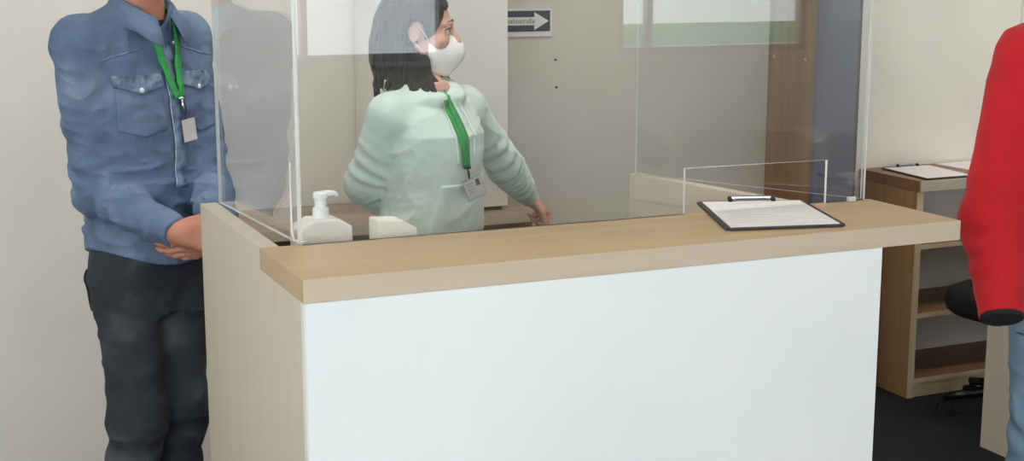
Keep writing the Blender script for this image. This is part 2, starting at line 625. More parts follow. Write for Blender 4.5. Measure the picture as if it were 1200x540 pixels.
def surf_patch(name, bvh, fr, xc, hw, lo_, hi_, mat, parent, base, off=.003, step=.005, dirv=None, taper=0.):
    """a raised cloth patch that follows the garment under it; lo_/hi_ give its lower and upper outline across -1..1"""
    zt = hi_(0); zb = lo_(0)
    nx = max(3, int(2 * hw / step)) + 1; nz = max(3, int(abs(zt - zb) / step)) + 1
    bm = bmesh.new()
    g = {}
    for i in range(nx):
        u = -1 + 2 * i / (nx - 1)
        for j in range(nz):
            v = j / (nz - 1)
            z = lo_(u) + (hi_(u) - lo_(u)) * v
            x = xc + hw * u * (1 - taper * v)
            p, n = front_pt(bvh, fr, x, z, off, dirv)
            if p is None: continue
            g[i, j] = bm.verts.new(p - Vector(base))
    for i in range(nx - 1):
        for j in range(nz - 1):
            k = [(i, j), (i + 1, j), (i + 1, j + 1), (i, j + 1)]
            if all(q in g for q in k):
                bm.faces.new([g[q] for q in k])
    bmesh.ops.recalc_face_normals(bm, faces=bm.faces)
    o = link_bm(name, bm, mat, parent, smooth=True)
    md = o.modifiers.new('thick', 'SOLIDIFY'); md.thickness = off * 1.6; md.offset = 0
    return o


def ribbon(name, pts, nrm, width, mat, parent, base, thick=.0015, side=None):
    bm = bmesh.new()
    rows = []
    for i, p in enumerate(pts):
        p = Vector(p)
        t = Vector(pts[min(i + 1, len(pts) - 1)]) - Vector(pts[max(i - 1, 0)])
        t.normalize()
        n = Vector(nrm[i]).normalized()
        s_ = t.cross(n).normalized()
        w = width[i] if isinstance(width, (list, tuple)) else width
        rows.append([bm.verts.new(p + s_ * w * k - Vector(base)) for k in (-.5, 0, .5)])
    for a, b in zip(rows, rows[1:]):
        for k in range(2):
            bm.faces.new((a[k], a[k + 1], b[k + 1], b[k]))
    o = link_bm(name, bm, mat, parent, smooth=True)
    md = o.modifiers.new('thick', 'SOLIDIFY'); md.thickness = thick; md.offset = 0
    return o


def smooth_path(pts, n=8):
    pts = [np.array(p, float) for p in pts]
    out = []
    for i in range(len(pts) - 1):
        p0 = pts[max(i - 1, 0)]; p1 = pts[i]; p2 = pts[i + 1]; p3 = pts[min(i + 2, len(pts) - 1)]
        for k in range(n):
            t = k / n
            out.append(.5 * ((2 * p1) + (-p0 + p2) * t + (2 * p0 - 5 * p1 + 4 * p2 - p3) * t * t + (-p0 + 3 * p1 - 3 * p2 + p3) * t ** 3))
    out.append(pts[-1])
    return out


def unit(v):
    v = np.array(v, float)
    return v / np.linalg.norm(v)


def add_head(F, c, f, s=1.0, k=.02):
    """c: centre between the ears at eye height; f: unit facing direction"""
    f = unit(f); u = np.array([0, 0, 1.0]); r = np.cross(f, u)
    A = np.array([r, f, u])
    P = lambda x, y, z: np.array(c) + s * (r * x + f * y + u * z)
    F.ell(P(0, -.012, .035), np.array([.077, .098, .085]) * s, A, k)          # cranium
    F.ell(P(0, .022, -.035), np.array([.062, .068, .080]) * s, A, k)          # face
    F.ell(P(0, .052, -.090), np.array([.030, .028, .024]) * s, A, .03)        # chin
    for sx in (-1, 1):
        F.cone(P(sx * .052, -.005, -.055), P(sx * .02, .055, -.095), .018 * s, .014 * s, .03)  # jaw
        F.ell(P(sx * .036, .062, -.025), np.array([.024, .02, .018]) * s, A, .02)              # cheek bone
        F.ell(P(sx * .032, .094, .004), np.array([.019, .012, .012]) * s, A, .012, 'sub')      # eye socket
        F.cone(P(sx * .016, .088, .022), P(sx * .046, .074, .022), .009 * s, .007 * s, .012)   # brow ridge
        F.cone(P(sx * .018, .083, .007), P(sx * .032, .0865, .0125), .004 * s, .0045 * s, .005); F.cone(P(sx * .032, .0865, .0125), P(sx * .047, .074, .006), .0045 * s, .004 * s, .005)
        F.cone(P(sx * .018, .082, .000), P(sx * .032, .084, -.0075), .004 * s, .0042 * s, .005); F.cone(P(sx * .032, .084, -.0075), P(sx * .047, .073, .000), .0042 * s, .004 * s, .005)
        F.ell(P(sx * .076, -.012, -.002), np.array([.008, .019, .031]) * s, A, .008)           # ear
        F.ell(P(sx * .086, -.010, .002), np.array([.006, .010, .017]) * s, A, .005, 'sub')
    F.cone(P(0, .088, .012), P(0, .110, -.030), .008 * s, .013 * s, .012)     # nose
    for sx in (-1, 1):
        F.ell(P(sx * .012, .100, -.034), np.array([.008, .009, .007]) * s, A, .008)
    F.cone(P(-.02, .082, -.059), P(.02, .082, -.059), .007 * s, .007 * s, .008)   # lips
    F.cone(P(-.016, .080, -.069), P(.016, .080, -.069), .008 * s, .008 * s, .008)
    F.cone(P(-.024, .094, -.064), P(.024, .094, -.064), .003 * s, .003 * s, .004, 'sub')
    return P, A


def eyes(P, A, s, parent, base):
    for sx in (-1, 1):
        bm = bmesh.new()
        bmesh.ops.create_uvsphere(bm, u_segments=16, v_segments=10, radius=.0120 * s)
        for v in bm.verts: v.co = v.co + Vector(P(sx * .032, .0745, .003) - np.array(base))
        e = link_bm('eye', bm, M['eye'], parent, smooth=True)
        bm = bmesh.new()
        bmesh.ops.create_uvsphere(bm, u_segments=12, v_segments=8, radius=.006 * s)
        for v in bm.verts: v.co = v.co + Vector(P(sx * .032, .0812, .003) - np.array(base))
        link_bm('iris', bm, M['iris'], e, smooth=True)


def add_hand(F, wrist, d, palm_n, thumb_side, curl=(.5, .5, .5, .5), s=1.0, spread=.06, thumb_curl=.3, thumb_out=.7, rw=.024):
    """wrist point, d: direction to the knuckles, palm_n: direction the palm faces, thumb_side: direction of the thumb edge"""
    d = unit(d); n = unit(np.array(palm_n) - d * (np.array(palm_n) @ d)); t = unit(np.cross(n, d))
    if t @ np.array(thumb_side) < 0: t = -t
    w = np.array(wrist)
    L = [.078, .085, .080, .065]; K = [.088, .092, .087, .078]; off = [.029, .010, -.010, -.028]
    knuck = []
    for i in range(4):
        kp = w + s * (d * K[i] + t * off[i])
        knuck.append(kp)
        F.cone(w + s * (t * off[i] * .55 + d * .012), kp, .0145 * s, .0105 * s, .014)
    F.cone(w - d * .03 * s, w + d * .02 * s, rw * s, .020 * s, .02)
    F.ell(w + s * (d * .045 + t * .022 + n * .010), np.array([.018, .030, .014]) * s, np.array([t, d, n]), .014)
    for i in range(4):
        p = knuck[i]; a = 0
        seg = [L[i] * .48, L[i] * .30, L[i] * .22]
        r = [.0092, .0082, .0074, .0062]
        if i == 3: r = [x * .88 for x in r]
        for j in range(3):
            a += curl[i] * (1.0, 1.15, .7)[j]
            dd = unit(math.cos(a) * d + math.sin(a) * n + t * spread * (1.5 - i) * (1 if j == 0 else .3))
            q = p + dd * seg[j] * s
            F.cone(p, q, r[j] * s, r[j + 1] * s, .004)
            p = q
    b = w + s * (d * .022 + t * .026 + n * .008)
    td = unit(d * .65 + t * thumb_out + n * .25)
    p1 = b + td * .042 * s
    td2 = unit(td + n * thumb_curl + d * .3 - t * .25)
    p2 = p1 + td2 * .034 * s
    td3 = unit(td2 + n * thumb_curl * .8 - t * .1)
    p3 = p2 + td3 * .026 * s
    F.cone(b, p1, .0145 * s, .0115 * s, .010); F.cone(p1, p2, .0108 * s, .0095 * s, .004); F.cone(p2, p3, .0095 * s, .0075 * s, .004)
    return knuck


def add_foot(F, ankle, f, ln=.20, k=.02):
    a = np.array(ankle); f = unit(f)
    heel = np.array([a[0], a[1], .035]) - f * .04
    ball = np.array([a[0], a[1], .022]) + f * (ln - .075)
    toe = np.array([a[0], a[1], .016]) + f * (ln - .02)
    F.cone(a, heel, .036, .032, k); F.cone(a - np.array([0, 0, .02]), ball, .034, .022, .03)
    F.cone(ball - np.cross(f, [0, 0, 1]) * .015, toe - np.cross(f, [0, 0, 1]) * .012, .021, .015, k)
    F.cone(ball + np.cross(f, [0, 0, 1]) * .02, toe + np.cross(f, [0, 0, 1]) * .018, .019, .012, k)


def shoe(name, ankle, f, mat, parent, base):
    a = np.array(ankle); f = unit(f)
    S = Field((a[0] - .3, a[1] - .3, -.005), (a[0] + .3, a[1] + .3, .16), .006)
    heel = np.array([a[0], a[1], .045]) - f * .045
    ball = np.array([a[0], a[1], .036]) + f * .12
    toe = np.array([a[0], a[1], .030]) + f * .185
    S.cone(np.array([a[0], a[1], .11]), heel, .046, .044, .03); S.cone(heel, ball, .044, .044, .03); S.cone(ball, toe, .046, .034, .03)
    m = -smin(-S.F, -(.002 - S.ax[2][None, None, :] + 0 * S.F), 0)
    S.F = m.astype(np.float32)
    V, Q = S.mesh(1)
    return np_mesh(name, V, Q, mat, parent, base)


# ------------------------------------------------------------------ the room
YB = 2.15       # back wall
XL, XR, YF, H = -2.6, 5.6, -5.5, 2.75
def struct(o):
    return tag(o, kind='structure')

struct(box('floor', XL - .2, YF - .2, -.1, XR + .2, YB + .2, 0, M['carpet']))
struct(box('ceiling', XL - .2, YF - .2, H, XR + .2, YB + .2, H + .1, M['ceiling']))
wb = bmesh.new()      # white at both ends, a greyer beige field in the middle
bm_box(wb, XL - .2, YB, 0, 1.10, YB + .2, H, mi=0)
bm_box(wb, 1.10, YB, 0, 2.50, YB + .2, H, mi=1)
bm_box(wb, 2.50, YB, 0, XR + .2, YB + .2, H, mi=0)
struct(link_bm('wall_back', wb, None, mats=[M['wall'], M['wall_grey']]))
struct(box('wall_right', XR, YF, 0, XR + .2, YB, H, M['wall']))
box_l = bmesh.new()
bm_box(box_l, XL - .2, -1.2, 0, XL, YB, H)
bm_box(box_l, XL - .2, YF, 0, XL, -1.2, .35)
bm_box(box_l, XL - .2, YF, 2.6, XL, -1.2, H)
bm_box(box_l, XL - .2, YF, .35, XL, YF + .25, 2.6)
struct(link_bm('wall_left', box_l, M['wall']))
# front wall behind the camera with two wide windows
SILL = 1.05
WIN = [(-2.3, 2.66), (3.90, 5.45)]
bm = bmesh.new()
bm_box(bm, XL - .2, YF - .2, 0, XR + .2, YF, SILL)
bm_box(bm, XL - .2, YF - .2, 2.55, XR + .2, YF, H)
xs = [XL - .2] + [v for w in WIN for v in w] + [XR + .2]
for a, b in zip(xs[0::2], xs[1::2]):
    bm_box(bm, a, YF - .2, SILL, b, YF, 2.55)
struct(link_bm('wall_front', bm, M['wall']))
def window_x(name, a, b, z0, z1, y, mull):
    root = struct(empty(name, ((a + b) / 2, y, z0)))
    bm = bmesh.new()
    ox = (a + b) / 2
    for k in (a, b - .05): bm_box(bm, k - ox, -.1, 0, k + .05 - ox, -.03, z1 - z0)
    for k in (0, z1 - z0 - .05): bm_box(bm, a + .05 - ox, -.1, k, b - .05 - ox, -.03, k + .05)
    for m_ in mull: bm_box(bm, m_ - .02 - ox, -.1, .05, m_ + .02 - ox, -.03, z1 - z0 - .05)
    link_bm('window_frame', bm, M['winframe'], root)
    box('window_pane', a + .05 - ox, -.07, .05, b - .05 - ox, -.064, z1 - z0 - .05, M['winpane'], root)
    box('window_sill', a - ox - .02, -.1, -.025, b - ox + .02, .06, .0, M['white_lam'], root)
window_x('window_1', WIN[0][0], WIN[0][1], SILL, 2.55, YF, (1.72, -.3))
window_x('window_2', WIN[1][0], WIN[1][1], SILL, 2.55, YF, (4.16,))
w2 = COL.objects['window_2']
fo = (WIN[1][0] + WIN[1][1]) / 2
for a_, b_ in ((WIN[1][0] + .05, 4.14), (4.18, WIN[1][1] - .05)):
    box('window_film', a_ - fo, -.0625, .055, b_ - fo, -.0605, .21, M['film'], w2)
root = struct(empty('window_3', (XL, (YF + .25 - 1.2) / 2, .35)))  # unseen side window, added to light the counter front
oy = (YF + .25 - 1.2) / 2
bm = bmesh.new()
for k in (YF + .25, -1.25, -2.6, -3.95): bm_box(bm, -.12, k - oy, 0, -.05, k + .05 - oy, 2.25)
for k in (0, 2.2): bm_box(bm, -.12, YF + .3 - oy, k, -.05, -1.25 - oy, k + .05)
link_bm('window_frame', bm, M['winframe'], root)
box('window_pane', -.088, YF + .3 - oy, .05, -.082, -1.25 - oy, 2.2, M['winpane'], root)
struct(box('trim_1', 3.655, YB - .012, 0.86, 3.675, YB, H, M['white_edge']))
struct(box('ground_outside', -16, -16, -.25, 18, YF - .2, -.12, M['pavement']))

# unseen ceiling lamps, added to brighten the people and the back wall
def added_lamp(x, y, label):
    t = empty('ceiling_light', (x, y, H), label, 'ceiling light', 'ceiling light panels')
    bm = bmesh.new()
    for a in (-.6, .57): bm_box(bm, a, -.3, -.03, a + .03, .3, 0)
    for b in (-.3, .27): bm_box(bm, -.57, b, -.03, .57, b + .03, 0)
    link_bm('frame', bm, M['lamp_frame'], t)
    box('diffuser', -.57, -.27, -.022, .57, .27, -.004, M['lamp'], t)
for x, y, l in ((.75, .95, 'ceiling light panel above the woman behind the reception counter'),
                (-1.5, .75, 'ceiling light panel above the left end of the back wall'),
                (3.6, 1.0, 'ceiling light panel above the low bookshelf'),
                (.75, -2.6, 'ceiling light panel in front of the reception counter'),
                (3.5, -2.6, 'ceiling light panel over the waiting side in front of the bookshelf')):
    added_lamp(x, y, l)

# ------------------------------------------------------------------ reception counter
ZT = 1.10; TH = .044
ctr = empty('reception_counter', (0.64, .16, 0), 'white fronted reception counter with a thick light oak ledge and pale wooden sides', 'counter')
CO = np.array((0.64, .16, 0))
def cbox(name, x0, y0, z0, x1, y1, z1, mat, bevel=0.):
    return box(name, x0 - CO[0], y0 - CO[1], z0, x1 - CO[0], y1 - CO[1], z1, mat, ctr, bevel)
# ledge: oak top with its own edge band and end grain
bm = bmesh.new()
bm_box(bm, 0 - CO[0], 0 - CO[1], ZT - TH, 1.487 - CO[0], .320 - CO[1], ZT, .0015)
bm.faces.ensure_lookup_table()
bmesh.ops.recalc_face_normals(bm, faces=bm.faces)
for f in bm.faces:
    n = f.normal
    f.material_index = 1 if n.y < -.7 else (2 if abs(n.x) > .7 else 0)
top = link_bm('countertop', bm, None, ctr, mats=[M['oak'], M['oak_edge'], M['oak_end']])
top['label'] = 'light oak ledge'
fp = cbox('front_panel', .004, .003, .0, 1.279, .021, ZT - TH - .0005, M['white_lam'], .0008)
fp['label'] = 'plain white front panel'
cbox('edge_band', .0005, .0028, .0, .0038, .0215, ZT - TH - .0005, M['white_edge'])
# left side panel, notched under the ledge
lp = prism('side_panel', [(.022 - CO[1], 0), (.900 - CO[1], 0), (.900 - CO[1], ZT), (.3215 - CO[1], ZT), (.3215 - CO[1], ZT - TH - .0005), (.022 - CO[1], ZT - TH - .0005)],
           0, .001 - CO[0], .040 - CO[0], M['maple'], ctr, .0008)
# right side panel, turned slightly inwards
a = np.array([1.278, .3215]); b = np.array([1.159, .918]); d = unit(b - a); nrm = np.array([d[1], -d[0]])
def pq(p): return (p[0] - CO[0], p[1] - CO[1])
c0 = a - d * .29
rp = bmesh.new()
bm_prism(rp, [pq(a), pq(a + nrm * .036), pq(b + nrm * .036), pq(b)], 2, ZT - TH - .0005, ZT)
bm_prism(rp, [pq(a + (0, .0)), pq(b), pq(b + nrm * .036), pq(a + nrm * .036)], 2, 0, ZT - TH - .0005)
link_bm('side_panel', rp, M['maple'], ctr)
cbox('side_panel', 1.243, .0215, 0, 1.279, .321, ZT - TH - .0005, M['maple'])
cbox('inner_worktop', .041, .0225, .905, 1.13, .56, .93, M['oak'], .001)
cbox('inner_shelf', .041, .0225, .45, 1.2, .40, .47, M['maple'], .001)

# ------------------------------------------------------------------ clear screen on the counter
SZ = 2.02
scr = empty('protective_screen', (.775, .315, ZT), 'clear protective screen around three sides of the oak ledge', 'screen')
so = (.775, .315)
fa = [(.085 - so[0], 0), (.969 - so[0], 0), (.969 - so[0], .104), (1.354 - so[0], .102), (1.354 - so[0], 0), (1.466 - so[0], 0),
      (1.466 - so[0], SZ - ZT), (.085 - so[0], SZ - ZT)]
def pane(name, bm_or_poly, axis, a, b, parent):
    bm = bmesh.new()
    f0, f1, side = bm_prism(bm, bm_or_poly, axis, a, b)
    for f in side: f.material_index = 1
    return link_bm(name, bm, None, parent, mats=[M['pane'], M['pane_edge']])
fpn = pane('front_pane', fa, 1, -.004, .004, scr)
fpn['label'] = 'front pane with a cut-out for papers'
def side_pane(p, q, thick=.008):
    p = np.array(p); q = np.array(q); d = unit(q - p); n = np.array([-d[1], d[0]]) * thick / 2
    bm = bmesh.new()
    poly = [p + n, p - n, q - n, q + n]
    poly = [(x - so[0], y - so[1]) for x, y in poly]
    f0, f1, side = bm_prism(bm, poly, 2, .002, SZ - ZT)
    for i, f in enumerate(side): f.material_index = 0
    f0.material_index = f1.material_index = 1
    for f in side:
        w = min((e.calc_length() for e in f.edges))
        if sorted(e.calc_length() for e in f.edges)[1] < thick * 1.5: f.material_index = 1
    return link_bm('side_pane', bm, None, scr, mats=[M['pane'], M['pane_edge']])
side_pane((.083, .3205), (.046, .885))
side_pane((1.462, .3205), (1.166, .898))
# small clear feet
def foot_clip(x, y, sx):
    bm = bmesh.new()
    pts = [(x, y, .17), (x, y, .03), (x + .004 * sx, y, .012), (x + .02 * sx, y, .008), (x + .034 * sx, y, .008)]
    bm_tube(bm, [(p[0] - so[0], p[1] - so[1], p[2]) for p in pts], .0022, 8)
    return link_bm('foot_clip', bm, M['pane_edge'], scr, smooth=True)
foot_clip(.064, .309, 1)
box('foot_clip', 1.412 - so[0], -.016, .0005, 1.432 - so[0], -.005, .012, M['pane_edge'], scr, .002)

# ------------------------------------------------------------------ clipboards
def clipboard(corners, z, label, group=None, pap=True, thick=.0055):
    """corners: front-left, front-right, back-right, back-left on the table"""
    P = [np.array(c, float) for c in corners]
    c0 = sum(P) / 4
    t = empty('clipboard', (c0[0], c0[1], z), label, 'clipboard', group)
    q = [(p[0] - c0[0], p[1] - c0[1]) for p in P]
    bm = bmesh.new()
    bm_prism(bm, q, 2, .0006, thick)
    bmesh.ops.bevel(bm, geom=[e for e in bm.edges if abs(e.verts[0].co.z - e.verts[1].co.z) > .003], offset=.008, segments=4, affect='EDGES')
    link_bm('board', bm, M['board'], t)
    def uv(a, b):
        p = (np.array(q[0]) * (1 - a) + np.array(q[1]) * a) * (1 - b) + (np.array(q[3]) * (1 - a) + np.array(q[2]) * a) * b
        return p
    pb = bmesh.new()
    bm_prism(pb, [tuple(uv(*k)) for k in ((.045, .035), (.955, .035), (.955, .955), (.045, .955))], 2, thick + .0002, thick + .0016)
    pp = link_bm('paper', pb, M['paper'], t)
    lb = bmesh.new()
    for k in range(9):
        y = .84 - k * .085
        bm_prism(lb, [tuple(uv(*s_)) for s_ in ((.12, y), (.12 + .7 * (.6 + .4 * ((k * 37) % 5) / 5), y), (.12 + .7 * (.6 + .4 * ((k * 37) % 5) / 5), y + .012), (.12, y + .012))], 2, thick + .0017, thick + .0019)
    link_bm('printed_lines', lb, M['print'], pp)
    # clip: bar, hinge plate and two rubber ends
    e1, e2 = uv(.30, .965), uv(.70, .965)
    zc = thick + .009
    cb = bmesh.new()
    bm_tube(cb, [(e1[0], e1[1], zc), (e2[0], e2[1], zc)], .0048, 10)
    h1, h2 = uv(.36, .93), uv(.64, .93); g1, g2 = uv(.34, .985), uv(.66, .985)
    bm_prism(cb, [tuple(h1), tuple(h2), tuple(g2), tuple(g1)], 2, thick + .0018, thick + .004)
    cl = link_bm('clip', cb, M['chrome'], t, smooth=False)
    for e, d_ in ((e1, -1), (e2, 1)):
        ee = uv(.30 if d_ < 0 else .70, .93)
        tube('clip_end', [(e[0], e[1], zc), (ee[0], ee[1], zc - .004)], .0055, M['black'], cl)
    return t
clipboard([(.943, .096), (1.206, .035), (1.312, .345), (1.068, .425)], ZT, 'dark clipboard with a white form pushed half under the clear screen on the oak ledge', 'clipboards with forms')

# ------------------------------------------------------------------ soap pump bottle and carton on the inner worktop
bt = empty('pump_bottle', (.166, .455, .93), 'square white pump bottle behind the left front corner of the clear screen', 'pump bottle')
bm = bmesh.new()
prof = [(-.058, 0), (.058, 0), (.058, .150), (.040, .178), (.018, .192), (-.018, .192), (-.040, .178), (-.058, .155)]
prof = [(-.057, 0), (.057, 0), (.060, .01), (.060, .180), (.026, .198), (-.026, .198), (-.060, .180), (-.060, .01)]
bm_prism(bm, prof, 1, -.034, .034)
bmesh.ops.bevel(bm, geom=list(bm.edges), offset=.007, segments=3, affect='EDGES', profile=.6)
link_bm('bottle', bm, M['bottle'], bt, smooth=False)
bm = bmesh.new()
bm_lathe(bm, [(.0175, .186), (.0175, .216), (.016, .219), (.012, .221), (.0125, .223), (.0125, .232), (.013, .236), (.0155, .240), (.0155, .249), (.012, .252), (.004, .253)], (0, 0, 0), 24)
pc = link_bm('pump', bm, M['pump'], bt, smooth=False)
bm = bmesh.new()
bm_tube(bm, [(0, 0, .247), (.018, -.002, .249), (.030, -.003, .248), (.036, -.003, .242)], [.0075, .0065, .0055, .0042], 10)
link_bm('spout', bm, M['pump'], bt, smooth=True)

ct = empty('small_carton', (.314, .42, .93), 'small white carton with a sloping top standing right of the pump bottle', 'carton')
bm = bmesh.new()
bm_prism(bm, [(-.044, 0), (.044, 0), (.044, .172), (.012, .190), (-.044, .193)], 1, -.03, .03)
bmesh.ops.bevel(bm, geom=list(bm.edges), offset=.002, segments=2, affect='EDGES')
link_bm('carton', bm, M['carton'], ct)
box('flap', -.043, -.0312, .150, .012, -.0302, .1515, M['print'], ct)

# ------------------------------------------------------------------ rear desk and cupboard
rd = empty('rear_desk', (.80, 1.94, 0), 'long greyish wood desk along the back wall behind the woman', 'desk')
box('desktop', -.47, -.20, .826, .515, .205, .860, M['desk_grey'], rd, .001)
box('edge_strip', -.47, -.2035, .8265, .515, -.2003, .8595, M['oak_edge'], rd)
box('side_panel', -.46, -.17, 0, -.435, .20, .8255, M['walnut'], rd)
box('side_panel', .435, -.17, 0, .46, .20, .8255, M['walnut'], rd)
box('modesty_panel', -.434, -.165, .08, .434, -.147, .8255, M['desk_dark'], rd)
bm = bmesh.new()
for k in range(2):
    bm_tube(bm, [(.215 + k * .02, -.172, .80), (.215 + k * .02, -.192, .798), (.215 + k * .02, -.192, .775), (.215 + k * .02, -.172, .773)], .0035, 8)
link_bm('hook', bm, M['chrome'], rd, smooth=True)

cu = empty('tall_cupboard', (.982, 1.935, .86), 'white cupboard standing on the rear desk behind the woman', 'cupboard')
box('body', -.205, -.11, .012, .207, .205, 1.25, M['cupboard'], cu, .002)
box('plinth', -.20, -.095, .0003, .20, .20, .0117, M['black'], cu)  # black strip stands in for the shadow gap above the desktop
dr = box('door', -.204, -.131, .014, .206, -.111, 1.248, M['cupboard'], cu, .0015)
bm = bmesh.new()
bm_tube(bm, [(.100, -.131, .060), (.100, -.142, .060)], .0075, 14)
bm_box(bm, .092, -.1335, .051, .108, -.1312, .069, .001)
link_bm('lock', bm, M['black'], dr)

# ------------------------------------------------------------------ one-way street sign
sg = empty('direction_sign', (1.405, YB, 1.45), 'small navy one way street sign with a white arrow on the back wall', 'sign')
box('plate', -.125, -.010, -.044, .101, -.0005, .052, M['sign_white'], sg, .002)
box('blue_field', -.120, -.0115, -.026, .092, -.0102, .046, M['sign_blue'], sg)
aw = bmesh.new()
bm_prism(aw, [(-.112, -.004), (.030, -.004), (.030, -.021), (.086, .010), (.030, .041), (.030, .024), (-.112, .024)], 1, -.0132, -.0117)
ar = link_bm('arrow', aw, M['sign_white'], sg)
cu_ = bpy.data.curves.new('lettering', 'FONT')
cu_.body = 'Einbahnstra\u00dfe'
cu_.size = .0245; cu_.extrude = .0003; cu_.align_x = 'LEFT'
tmp = bpy.data.objects.new('lettering_outline', cu_)
COL.objects.link(tmp)
bpy.context.view_layer.update()
lme = bpy.data.meshes.new_from_object(tmp.evaluated_get(bpy.context.evaluated_depsgraph_get()))
bpy.data.objects.remove(tmp)
lme.materials.clear(); lme.materials.append(M['sign_text'])
lt = bpy.data.objects.new('lettering', lme)
COL.objects.link(lt)
lt.parent = ar
lt.location = (-.106, -.0136, .0025); lt.rotation_euler = (PI / 2, 0, 0)
for k, (x, z, l) in enumerate(((1.524, 1.322, 'upper small dark drill hole in the wall below the arrow sign'), (1.528, 1.225, 'lower small dark drill hole in the wall below the arrow sign'))):
    bm = bmesh.new()
    bm_tube(bm, [(0, 0, 0), (0, -.003, 0)], .0042, 12)
    o = link_bm('wall_plug', bm, M['dark_metal'])
    o.location = (x, YB, z)
    tag(o, l, 'wall plug', 'drill holes below the sign')

# ------------------------------------------------------------------ tall narrow cabinet
tc_ = empty('narrow_cabinet', (2.515, 1.99, 0), 'tall narrow cabinet with a brown wooden side and blue grey front', 'cabinet')
box('side_panel', -.095, -.14, 0, -.073, .155, 2.2, M['walnut'], tc_)
box('side_panel', .073, -.14, 0, .092, .155, 2.2, M['walnut'], tc_)
box('back_panel', -.0725, .140, 0, .0725, .155, 2.2, M['walnut'], tc_)
box('top_panel', -.0725, -.139, 2.18, .0725, .139, 2.2, M['walnut'], tc_)
d_ = box('door', -.095, -.160, .02, .080, -.1405, 2.19, M['bluegrey'], tc_, .001)
box('edge_strip', .0803, -.158, .02, .094, -.1405, 2.19, M['bluegrey_dk'], tc_)
for y in (.115, -.085):
    bm = bmesh.new()
    bm_tube(bm, [(-.095, y, 1.315), (-.098, y, 1.315)], .006, 14)
    link_bm('screw_cap', bm, M['tan_edge'], tc_)

# ------------------------------------------------------------------ low bookshelf
X0, X1, Y0, Y1 = 2.872, 4.05, 1.795, 2.145
bs = empty('low_bookshelf', ((X0 + X1) / 2, 1.97, 0), 'low open wooden bookshelf against the back wall behind the oak ledge', 'bookshelf')
bo = ((X0 + X1) / 2, 1.97)
def bb(name, x0, y0, z0, x1, y1, z1, m, bev=.0008):
    return box(name, x0 - bo[0], y0 - bo[1], z0, x1 - bo[0], y1 - bo[1], z1, m, bs, bev)
bb('top_board', X0 - .004, Y0 - .012, .813, X1 + .004, Y1, .855, M['walnut_h'])
bb('edge_strip', X0 + .002, Y0 - .0145, .8135, X1 + .004, Y0 - .0122, .8545, M['grey_edge'])
for x in (X0, X1 - .03):
    sp = bb('side_panel', x, Y0 + .002, 0, x + .03, Y1, .8125, M['shelf_wood'])
    box('edge_strip', x - bo[0], Y0 - bo[1] - .0005, 0, x + .03 - bo[0], Y0 + .0018 - bo[1], .8125, M['tan_edge'], sp)
bb('back_panel', X0 + .0305, Y1 - .012, .05, X1 - .0305, Y1 - .002, .8125, M['cupboard'])
bb('plinth', X0 + .0305, Y0 + .006, 0, X1 - .0305, Y0 + .022, .058, M['tan_edge'])
for z in (.075, .335, .605):
    sh = bb('shelf', X0 + .0305, Y0 + .004, z - .018, X1 - .0305, Y1 - .0125, z, M['walnut_h'])
    box('edge_strip', X0 + .031 - bo[0], Y0 + .0015 - bo[1], z - .018, X1 - .031 - bo[0], Y0 + .0038 - bo[1], z, M['tan_edge'], sh)
clipboard([(2.905, 1.788), (3.135, 1.786), (3.170, 2.088), (2.935, 2.096)], .855, 'dark clipboard with a white form on top of the low bookshelf', 'clipboards with forms')
bm = bmesh.new()
bm_prism(bm, [(-.10, -.14), (.11, -.13), (.10, .15), (-.11, .14)], 2, .0004, .0024)
pl = link_bm('paper_sheet', bm, M['paper'])
pl.location = (3.34, 1.985, .855)
tag(pl, 'loose white papers lying right of the clipboard on the low bookshelf', 'paper')

# ------------------------------------------------------------------ desk at the right and office chair
dk = empty('side_desk', (3.45, .90, 0), 'desk with a pale wooden end panel behind the person in red', 'desk')
box('desktop', -.71, -.36, .715, .75, .36, .745, M['maple'], dk, .001)
box('side_panel', -.705, -.34, 0, -.680, .348, .7145, M['maple'], dk, .001)
box('side_panel', .700, -.34, 0, .725, .348, .7145, M['maple'], dk, .001)
box('modesty_panel', -.679, .20, .30, .699, .218, .7145, M['maple'], dk, .001)

ch = empty('office_chair', (3.07, 1.47, 0), 'black swivel office chair in front of the low bookshelf', 'chair', rz=math.radians(-82))
def rounded_pad(w, d, h, z, tilt=0., n=28):
    bm = bmesh.new()
    rings = []
    for zz, g in ((0, .86), (h * .18, .97), (h * .5, 1.0), (h * .85, .95), (h, .80)):
        ring = []
        for k in range(n):
            a = 2 * PI * k / n
            ca, sa = math.cos(a), math.sin(a)
            x = w / 2 * g * math.copysign(abs(ca) ** .62, ca); y = d / 2 * g * math.copysign(abs(sa) ** .62, sa)
            ring.append(bm.verts.new((x, y, z + zz)))
        rings.append(ring)
    for a, b in zip(rings, rings[1:]):
        for k in range(n): bm.faces.new((a[k], a[(k + 1) % n], b[(k + 1) % n], b[k]))
    bm.faces.new(rings[0][::-1]); bm.faces.new(rings[-1])
    return bm
seat = link_bm('seat', rounded_pad(.44, .42, .11, .385), M['black_cloth'], ch, smooth=True)
bm = rounded_pad(.40, .46, .06, 0)
for v in bm.verts:
    x, y, z = v.co
    v.co = Vector((x, .215 + z + .05 * (x / .2) ** 2 * -1 + .04, -.0 + .52 + .17 + y * .72))
link_bm('backrest', bm, M['black_cloth'], ch, smooth=True)
tube('back_bar', [(0, .05, .375), (0, .22, .375), (0, .285, .44), (0, .29, .62)], .014, M['black'], ch)
bm = bmesh.new(); bm_lathe(bm, [(.028, .10), (.028, .24), (.018, .25), (.018, .368), (.06, .37), (.06, .384)], (0, 0, 0), 18)
link_bm('column', bm, M['black'], ch)
